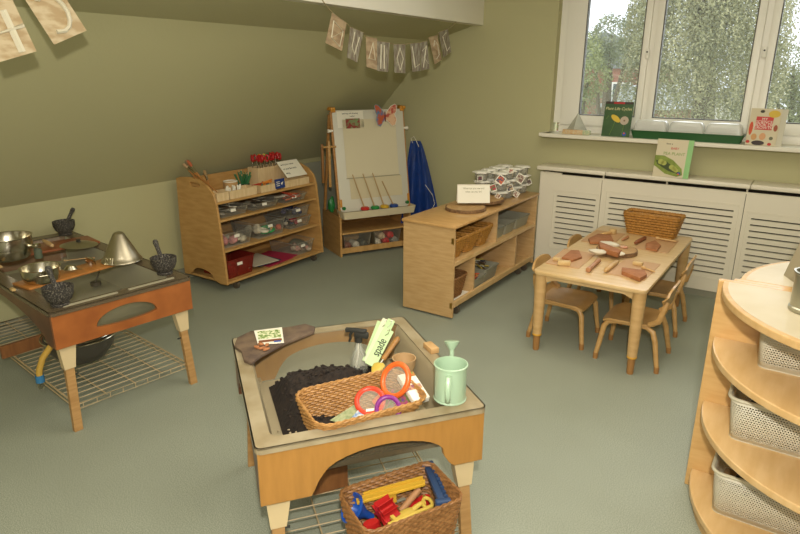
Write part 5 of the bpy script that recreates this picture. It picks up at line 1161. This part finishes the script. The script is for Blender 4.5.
for k, (px, py, sz, lb_) in enumerate([(564, 263.5, (.075, .038, .028), 'pale wooden brush block at the front left corner of the play table'), (557, 259, (.045, .03, .02), 'small pale wooden offcut beside the pale brush block'), (638, 263.5, (.055, .035, .022), 'pale wooden block with a bark edge on the near right mat'), (613, 232.5, (.04, .035, .035), 'pale wooden cube on the far left mat')]):
    p = atz(px, py, ZT+.01); o = MB().box((0, 0, sz[2]/2), sz, bev=.005).build('wooden_block', mat('pale_block', '#d0b27c', .6, col2='#c2a068', scale=30)); o.location = (p.x, p.y, ZT); o.rotation_euler = (0, 0, R(20-12*k)); tag(o, lb_, 'block')

# ================================================================ WINDOW BOARD AND RADIATOR COVER THINGS
def book(label, c, w, h, th, rz, lean, m, pages=True):
    t = thing('book', label, 'book', c, 0); t.rotation_euler = (R(-lean), 0, R(rz))
    MB().box((0, 0, h/2), (w, .003, h)).build('front_cover', m, t, smooth=False)
    MB().box((.002, .0015+th/2, h/2), (w-.008, th-.003, h-.008)).build('pages', M_paper, t, smooth=False)
    MB().box((0, th, h/2), (w, .003, h)).build('back_cover', m, t, smooth=False); return t
SZ_ = 1.13
F = lambda x, z: T(x, -.0020, z) @ RX(90)
bl_, br_ = aty(601, 136, 4.955), aty(629, 138, 4.955); w = (br_-bl_).length; cx = (bl_.x+br_.x)/2; h = .262
t = book('dark green Plant Life Cycles book with a dandelion, standing on the window board', (cx, 4.95, SZ_), w*.98, h, .012, 0, 9, mat('dark_green_cover', '#2f4f2a', .4, col2='#3c5c30', scale=12))
MB(F(0, h-.008)).box((0, 0, 0), (w*.96, .018, .001)).build('cover_strip', mat('black_red_strip', '#3a2a20', .5), t); MB(F(.0, h-.009)).box((0, 0, .001), (w*.38, .014, .001)).build('red_strip', M_red, t)
text('Plant Life Cycles', .030, 'title', mat('cream_ink', '#d9cf98', .5), t, F(0, h*.80), font_shear=.2)
MB(F(-.012, h*.52)).prism([ell(.042, .020, 20)], .001, RZ(-35)).build('yellow_flower', mat('dandelion_yellow', '#d7b63a', .6), t); MB(F(.055, h*.47)).prism([ell(.032, .032, 24)], .001).build('dandelion_clock', mat('dandelion_white', '#b9a994', .7), t)
MB(F(.055, h*.47)).prism([ell(.007, .007, 12)], .001, T(0, 0, .001)).build('clock_centre', mat('clock_brown', '#7a6448', .7), t)
for x0, z0, x1, z1 in ((-.015, h*.45, -.045, .01), (.055, h*.35, .045, .01), (-.07, h*.6, -.085, h*.5)): MB().tube([(x0, -.003, z0), ((x0+x1)/2+.004, -.003, (z0+z1)/2), (x1, -.003, z1)], .0018, n=5).build('stem', mat('stem_green', '#6f8a44', .6), t)
MB(F(.068, .022)).prism([ell(.016, .016, 6)], .001).build('publisher_mark', M_blue, t); MB(F(.066, .028)).prism([ell(.008, .006, 6)], .001, T(0, 0, .001)).build('mark_top', M_orangep, t)
# tetrahedral thing and card at the left
t = thing('seed_pyramid', 'translucent white pyramid at the left end of the window board', 'ornament', (aty(577, 128, 5.02).x, 5.02, SZ_))
MB().lathe([(0, 0), (.10, 0), (.0, .165)], n=4).build('pyramid_shell', clear('frosted_plastic', '#d6d6c6', .55, .2), t, smooth=False)
pa, pb = aty(563, 134, 4.94), aty(590, 135, 4.94); t = thing('seed_tray_box', 'low orange and green patterned carton in front of the translucent pyramid', 'carton', ((pa.x+pb.x)/2, 4.935, SZ_))
wd = pb.x-pa.x; MB().box((-wd*.12, 0, .019), (wd*.75, .04, .036), bev=.002).build('carton_body', mat('orange_pattern', '#c9a070', .6, col2='#c9b994', scale=90), t); MB().box((wd*.38, 0, .019), (wd*.25, .04, .036), bev=.002).build('carton_end', mat('green_pattern', '#9db18a', .6, col2='#c8bf9c', scale=90), t)
# propagator
pa, pb = aty(630.5, 139, 4.945), aty(742, 148, 4.945); t = thing('propagator_tray', 'long green seed tray with three clear domes on the window board', 'seed tray', ((pa.x+pb.x)/2, 4.985, SZ_)); wd = pb.x-pa.x
b = MB(); shell(b, (wd, .13), (wd*.95, .11), .058, .003, rr=.012); b.build('green_tray', mat('dark_green_plastic', '#27572c', .4), t)
MB().prism([rrect(wd+.014, .144, .018, 4), rrect(wd-.01, .12, .012, 4)], .005, T(0, 0, .055)).build('tray_lip', mat('dark_green_plastic', '#27572c'), t)
for k in (-1, 0, 1):
    b = MB(T(k*wd*.325, 0, .060)); prev = None
    for s_, z in ((1, 0), (.96, .042), (.89, .062), (.80, .072), (0.02, .075)):
        q = [b.v((p[0]*s_, p[1]*s_, z)) for p in rrect(wd*.315, .118, .02, 5)]
        if prev:
            for i in range(len(q)): b.f([prev[i], prev[(i+1) % len(q)], q[(i+1) % len(q)], q[i]])
        prev = q
    d_ = b.build('clear_dome', M_dome, t); MB(T(k*wd*.325, 0, .060)).tube([(*p, 0) for p in rrect(wd*.315, .118, .02, 5)], .002, n=5, closed=True).build('dome_rim', M_paper, d_)
# growth book
bl_, br_ = aty(748, 147, 4.95), aty(779, 149, 4.95); cx = (bl_.x+br_.x)/2-.025; w = br_.x-bl_.x; h = .245
t = book('pale book with a red square title, My Science Book of Growth, leaning on the window', (cx, 4.945, SZ_), w, h, .010, -8, 8, mat('cream_cover', '#cbbf9e', .5))
MB(F(.0, h*.60)).box((0, 0, 0), (w*.56, h*.36, .001)).build('red_square', mat('title_red', '#c2302a', .5), t)
for i, s_ in enumerate(('MY', 'SCIENCE', 'BOOK OF', 'GROWTH')): text(s_, .026, 'title', M_paper, t, F(0, h*(.71-.078*i)) @ T(0, 0, .0012))
for k, (x, z, rx_, rz_, c, nn) in enumerate([(-.40, .45, .012, .045, '#c8502c', 'orange'), (-.25, .22, .018, .022, '#c9965c', 'tan'), (.03, .24, .020, .024, '#cf9a6c', 'peach'), (-.08, .06, .040, .016, '#3a2c28', 'dark'), (.28, .86, .036, .024, '#cfae3c', 'yellow'), (-.12, .92, .014, .010, '#3a3426', 'brown'), (.40, .48, .012, .022, '#9a4a2c', 'rust'), (.32, .20, .012, .012, '#6a6a50', 'olive'), (-.42, .08, .012, .010, '#b83228', 'red'), (.30, .04, .012, .010, '#b83228', 'red')]):
    MB(F(x*w, z*h)).prism([ell(rx_, rz_, 16)], .001).build(nn+'_picture', mat('pic_'+nn, c, .6), t)
MB().box((w*.5+.018, .004, h/2), (.034, .003, h)).build('open_page', mat('page_white', '#c6c0aa', .6), t, smooth=False)
# pea book on the radiator cover
CT = .874
pa, pb = atz(655.5, 174.5, CT), atz(684, 180, CT); c = (pa+pb)/2; w = (pb-pa).length*.80; h = .272
t = book('cream and green pea plant book standing on the radiator cover against the window board', (c.x-.015, c.y-.005, CT), w*1.0, h, .010, -4, math.degrees(math.asin(min(.6, (4.868-c.y)/h))), mat('cream_pea_cover', '#cfc4a4', .5))
pod = mat('pea_green', '#8a9a3c', .5, col2='#70802c', scale=20); pea = mat('pea_light', '#a9ad52', .5)
MB(F(0, h*.36)).prism([[(-w*.5, h*.20), (-w*.2, h*.20), (w*.1, h*.10), (w*.42, -.03), (w*.47, -.075), (w*.30, -.09), (-.02, -.075), (-w*.38, -.035), (-w*.5, -.02)]], .0008).build('pod_picture', pod, t)
MB(F(0, h*.33)).prism([[(-w*.46, h*.10), (-w*.1, h*.08), (w*.30, -.035), (w*.34, -.062), (0, -.045), (-w*.40, .0)]], .0008, T(0, 0, .0008)).build('pod_shade', mat('pod_inside', '#3d4a1c', .6), t)
for x, z, r in ((-.28, .39, .022), (-.18, .365, .020), (.10, .27, .020), (.18, .23, .019), (.25, .19, .016)): MB(F(x*w, z*h)).prism([ell(r, r*.85, 18)], .001, T(0, 0, .0015)).build('pea_picture', pea, t)
text('how a', .018, 'title', M_ink, t, F(-w*.10, h*.88)); text('BABY', .024, 'title', mat('title_red', '#c2302a'), t, F(w*.10, h*.76)); text('PEA PLANT', .030, 'title', mat('title_green', '#7f9a4c', .5), t, F(w*.10, h*.62))
MB(F(w*.36, h*.12)).prism([ell(.010, .010, 12)], .001, T(0, 0, .002)).build('blue_mark', M_blue, t); MB(F(w*.34, h*.10)).prism([ell(.008, .006, 6)], .001, T(0, 0, .003)).build('orange_mark', M_orangep, t)
MB().box((w*.5+.018, .003, h/2), (.036, .004, h)).build('green_page_edge', mat('mint_page', '#8fc07c', .5), t, smooth=False)

# ================================================================ ROUND-ENDED SHELVES at the right
def dshelf(label, sgn, y0, levels, loc):
    t = thing('round_shelf_unit', label, 'shelf unit', loc)
    X0, X1, rx_, ry_ = 0, 1.06, .54, .52
    half = [(.018, 0)]+[(.53-.512*cos(pi/2*i/22), .55*sin(pi/2*i/22)) for i in range(1, 23)]
    def outline(k=1.0): return [(x, sgn*y*k) for x, y in half]+[(1.06-x, sgn*y*k) for x, y in half[-2::-1]]
    MB().box((.53, -sgn*.014, .44), (1.06, .028, .88), bev=.003).build('back_panel', mat('shelf_panel_wood', '#cfa76c', .4, col2='#c59a5d', scale=8, stretch=(1, 1, 6), coat=.15, detail=5), t, smooth=False)
    for i, z in enumerate(levels):
        pts = outline()
        o = MB().prism([pts if sgn > 0 else pts[::-1]], .026, T(0, 0, z-.026), bev=.004).build('shelf', M_edge if i == 0 else mat('maple_shelf', '#d6b37e', .4, col2='#cca66e', scale=7, stretch=(5, 1, 1), coat=.25, detail=5), t, smooth=False)
        if i == 0:
            q = [(.53+(x-.53)*.965, y*.955+sgn*.004) for x, y in pts]; MB().prism([q if sgn > 0 else q[::-1]], .0012, T(0, 0, z-.0002)).build('top_sheen', M_sheen, t, smooth=False)  # pale sheet over the top carries the window sheen in its colour
    pts = outline(.96); b = MB(); A_ = [b.v((.53+(x-.53)*.96, y, .0)) for x, y in pts]; B_ = [b.v((.53+(x-.53)*.96, y, levels[-1]-.026)) for x, y in pts]
    for i in range(len(pts)-1): b.f([A_[i], A_[i+1], B_[i+1], B_[i]])
    b.build('plinth', M_edge, t)
    # centre upright dividing the shelf bays
    MB().box((.80, sgn*.17, .44), (.02, .34, .80)).build('upright', mat('shelf_panel_wood', '#cc9f60'), t, smooth=False)
    return t
LV = (.88, .662, .393, .083)
dshelf('half-round maple shelf unit at the right edge, nearer the camera, holding white baskets', -1, 2.42, LV, (-.224, 2.417, 0))
dshelf('half-round maple shelf unit at the right edge, nearer the radiator cover', 1, 2.46, LV, (-.178, 2.475, 0))
wb = dotted('white_moulded_basket', '#c6bfa6', 40, 9)
def wbasket(label, x, y, z, w, d, h, seed, n=9):
    t = thing('storage_basket', label, 'storage basket', (x, y, z), 0, 'white perforated baskets on the round shelf unit')
    b = MB(); uvl = b.bm.loops.layers.uv.new('UVMap'); P0 = resample(rrect(w*.92, d*.92, .03, 5), 64); P1 = resample(rrect(w, d, .035, 5), 64)
    A_ = [b.v((p.x, p.y, .004)) for p in P0]; B_ = [b.v((p.x, p.y, h)) for p in P1]
    for i in range(64):
        j = (i+1) % 64; f_ = b.f([A_[i], A_[j], B_[j], B_[i]])
        for lp, (u, v) in zip(f_.loops, ((i/64, 0), ((i+1)/64, 0), ((i+1)/64, 1), (i/64, 1))): lp[uvl].uv = (u*(w+d)*2*2.0, v)
    o = b.build('basket_wall', dotted('white_moulded_basket_'+str(seed), '#d0c9b2', 56, int(h/.0082), .36), t)
    sm = o.modifiers.new('thickness', 'SOLIDIFY'); sm.thickness = .003
    MB().prism([rrect(w*.92, d*.92, .03, 5)], .004).build('basket_base', mat('basket_white', '#c6bfa6', .5), t)
    MB().tube([(*p, h) for p in rrect(w+.006, d+.006, .037, 6)], .0065, n=8, closed=True).build('basket_rim', mat('basket_white', '#c6bfa6', .5), t)
    rs2 = random.Random(seed)
    for k in range(n):
        kind = k % 3; b = MB(); r = rs2.uniform(.012, .020)
        if kind == 0: b.lathe([(0, -.06), (r*.7, -.055), (r, -.02), (r*.8, .03), (r*1.1, .06), (0, .066)], n=12)
        elif kind == 1: b.tube([(.03*cos(a/3), .045*sin(a/3), 0) for a in range(14)], r*.5, n=8)
        else: b.box((0, 0, 0), (.10, .03, .02), bev=.006)
        c = ['#2c2018', '#43301f', '#1f1a16', '#8a6a44', '#33302a'][k % 5]; o = b.build('loose_part', mat('loose_'+c.strip('#'), c, .5)); o.location = (x+rs2.uniform(-w*.30, w*.30), y+rs2.uniform(-d*.28, d*.28), z+h*.58+.005*k); o.rotation_euler = (R(rs2.uniform(50, 90)), R(rs2.uniform(-20, 20)), rs2.uniform(0, tau))
        tag(o, ['dark brown wooden', 'brown wooden', 'black', 'light brown wooden', 'charcoal'][k % 5]+' loose play piece in the '+label.split(',')[0], 'play piece', 'loose play pieces in the white baskets')
    return t
wbasket('white perforated basket under the round shelf top, uppermost of three', .125, 2.305, .6625, .38, .20, .165, 31, 4)
wbasket('white perforated basket on the middle round shelf', .085, 2.28, .3935, .385, .225, .155, 32, 14)
wbasket('white perforated basket on the lowest round shelf', .075, 2.28, .0835, .385, .225, .170, 33, 14)
basket('wicker_basket', 'round brown wicker bowl tucked in the white basket under the round shelf top', (.26, .15), (.22, .12), .05, (.20, 2.30, .76), 0, M_wickerD, rr=.05, pitch=.009)
o = MB().box((0, 0, 0), (.024, .005, .008), bev=.001).build('red_tag', M_red); p = atz(737, 374, .662); o.location = atz(737, 374.5, .649); o.rotation_euler = (0, 0, R(-58)); tag(o, 'small red sticker on the edge of the middle round shelf', 'sticker')
# on top: steel tumbler and tilted grey board
p = atz(793, 309, .881); t = thing('steel_tumbler', 'ribbed grey steel tumbler on the round shelf top at the right edge', 'tumbler', (p.x+.038, p.y+.0, .8815))
MB().lathe([(0, 0), (.050, 0), (.054, .004), (.054, .014), (.050, .018), (.052, .12), (.057, .124), (.057, .130), (.050, .130), (.048, .02), (0, .008)], n=40).build('tumbler_wall', mat('dull_zinc', '#a8a591', .35, .8), t)
pa, pb = atz(783, 275, .881), atz(792, 281.5, .881)
t = thing('display_board', 'beige display board leaning on the round shelf top behind the steel tumbler', 'board', pa); d_ = pb-pa; t.rotation_euler = (0, 0, math.atan2(d_.y, d_.x))
MB(RX(-14)).box((.16, .008, .12), (.32, .014, .24), bev=.002).build('board_face', mat('beige_board', '#9a8f74', .6), t)

# ================================================================ BUNTING
BX = -2.52
wood1 = mat('whitewashed_plank_card', '#a58e6c', .7, col2='#8a7252', scale=12, stretch=(1, 1, 3), detail=6, lo=.4, hi=.6); wood2 = mat('grey_plank_card', '#8f8873', .7, col2='#6a5c48', scale=18, stretch=(1, 4, 1), detail=6, lo=.4, hi=.6); wood3 = mat('warm_plank_card', '#c0ae8c', .7, col2='#a8906a', scale=9, stretch=(1, 1.5, 4), detail=6, lo=.4, hi=.6)
ivory = mat('ivory_letter', '#cfc7ae', .6); dkl = mat('letter_shade', '#4a3a28', .7)
def pxc(cr, pts, ox, oy): return [(ox+x/cr, oy+y/cr) for x, y in pts]
strokes = {
 'Z': [[(.18, .2), (.85, .35), (.25, .75), (.8, .9)], [(.18, .2), (.25, .75)], [(.85, .35), (.8, .9)]],
 'V': [[(.35, .1), (.3, .6), (.6, .8), (.75, .2)]], 'A': [[(.2, .7), (.6, .15), (.8, .7), (.15, .7)]], 'I': [[(.3, .08), (.3, .92)], [(.55, .1), (.6, .9)]],
 'O': [[(.5, .12), (.22, .5), (.5, .9), (.78, .5), (.5, .12)]], 'M': [[(.15, .1), (.3, .85), (.9, .75)]], 'K': [[(.2, .3), (.8, .15), (.4, .55), (.85, .8)], [(.2, .9), (.8, .15)]],
 'C': [[(.3, .35), (.55, .15), (.8, .35), (.75, .75), (.35, .85)]], 'L': [[(.75, .12), (.3, .2), (.5, .85), (.85, .75)]], '4': [[(.55, .0), (.15, .62), (.95, .62)], [(.62, .35), (.62, .95)]], '5': [[(.85, .12), (.30, .12), (.26, .42)], [(.26, .42), (.42, .37), (.58, .38), (.72, .45), (.80, .56), (.81, .68), (.74, .79), (.62, .86), (.45, .89), (.24, .86)]]}
def bcard(label, px4, ch, m, lw, X_=BX, grp='plank-print bunting cards under the white upstand'):
    P = [atx(x, y, X_) for x, y in px4]; c0 = sum(P, Vector())/4; t = thing('bunting_card', label, 'bunting card', c0, 0, grp)
    q = [(p.y-c0.y, p.z-c0.z) for p in P]
    MB().prism([q[::-1]], .0015, MYZ).build('card', m, t, smooth=False)
    def W(u, v):
        a = (q[0][0]*(1-u)+q[1][0]*u, q[0][1]*(1-u)+q[1][1]*u); b_ = (q[3][0]*(1-u)+q[2][0]*u, q[3][1]*(1-u)+q[2][1]*u)
        return (.0035, a[0]*(1-v)+b_[0]*v, a[1]*(1-v)+b_[1]*v)
    for st in strokes[ch]: MB().tube([W(u, v) for u, v in st], lw, n=6, flat=.6).build('letter_stroke', ivory, t)
    return t, P
cards = [([(68, 15), (150, 75), (125, 235), (30, 188)], 'Z'), ([(172, 97), (247, 130), (212, 300), (153, 270)], 'V'), ([(262, 152), (325, 165), (325, 343), (265, 325)], 'A'), ([(325, 178), (398, 188), (388, 355), (325, 347)], 'I'), ([(420, 197), (487, 197), (487, 362), (425, 358)], 'O'), ([(515, 193), (568, 188), (575, 347), (528, 355)], 'M'), ([(570, 188), (612, 178), (625, 335), (580, 347)], 'K'), ([(622, 158), (670, 145), (695, 285), (655, 310)], 'C'), ([(677, 130), (730, 108), (750, 240), (705, 270)], 'L')]
ords = ['first', 'second', 'third', 'fourth', 'fifth', 'sixth', 'seventh', 'eighth', 'last']
tops = []
for k, (q, ch_) in enumerate(cards):
    t, P = bcard('wood-print letter card, '+ords[k]+' from the left on the small bunting by the window wall', pxc(5.714, q, 320, 10), ch_, [wood1, wood2, wood1, wood2, wood2, wood2, wood2, wood1, wood2][k], .0035); tops += [P[0], P[1]]
def strg(label, pts, r=.0028):
    o = MB().tube([p-Vector((0, 0, 0)) for p in pts], r, n=6).build('bunting_string', mat('jute_string', '#8a7a54', .8)); return tag(o, label, 'string')
tops = [p+Vector((-.001, 0, .001)) for p in tops]
strg('jute string carrying the small bunting by the window wall', [atx(318, -6, BX), atx(325, 4, BX)]+tops+[atx(451, 27, BX), atx(456, 22, BX)])
big = [([(-33, -8), (3, -20), (36.4, 51.3), (0, 62)], '4', 'large wood-print card with the number 4 at the left edge'), ([(7, -28), (41, -40), (86.4, 30.6), (54, 44.7)], '5', 'large wood-print card with the number 5 near the top left corner')]
tops = []
for q, ch_, lb_ in big:
    t, P = bcard(lb_, q, ch_, wood3, .014, X_=BX, grp='large number cards at the top left'); tops += [P[0], P[1]]
strg('jute string carrying the two large number cards', [tops[0]+Vector((0, -.2, .06))]+tops+[tops[-1]+Vector((0, .12, .10))])
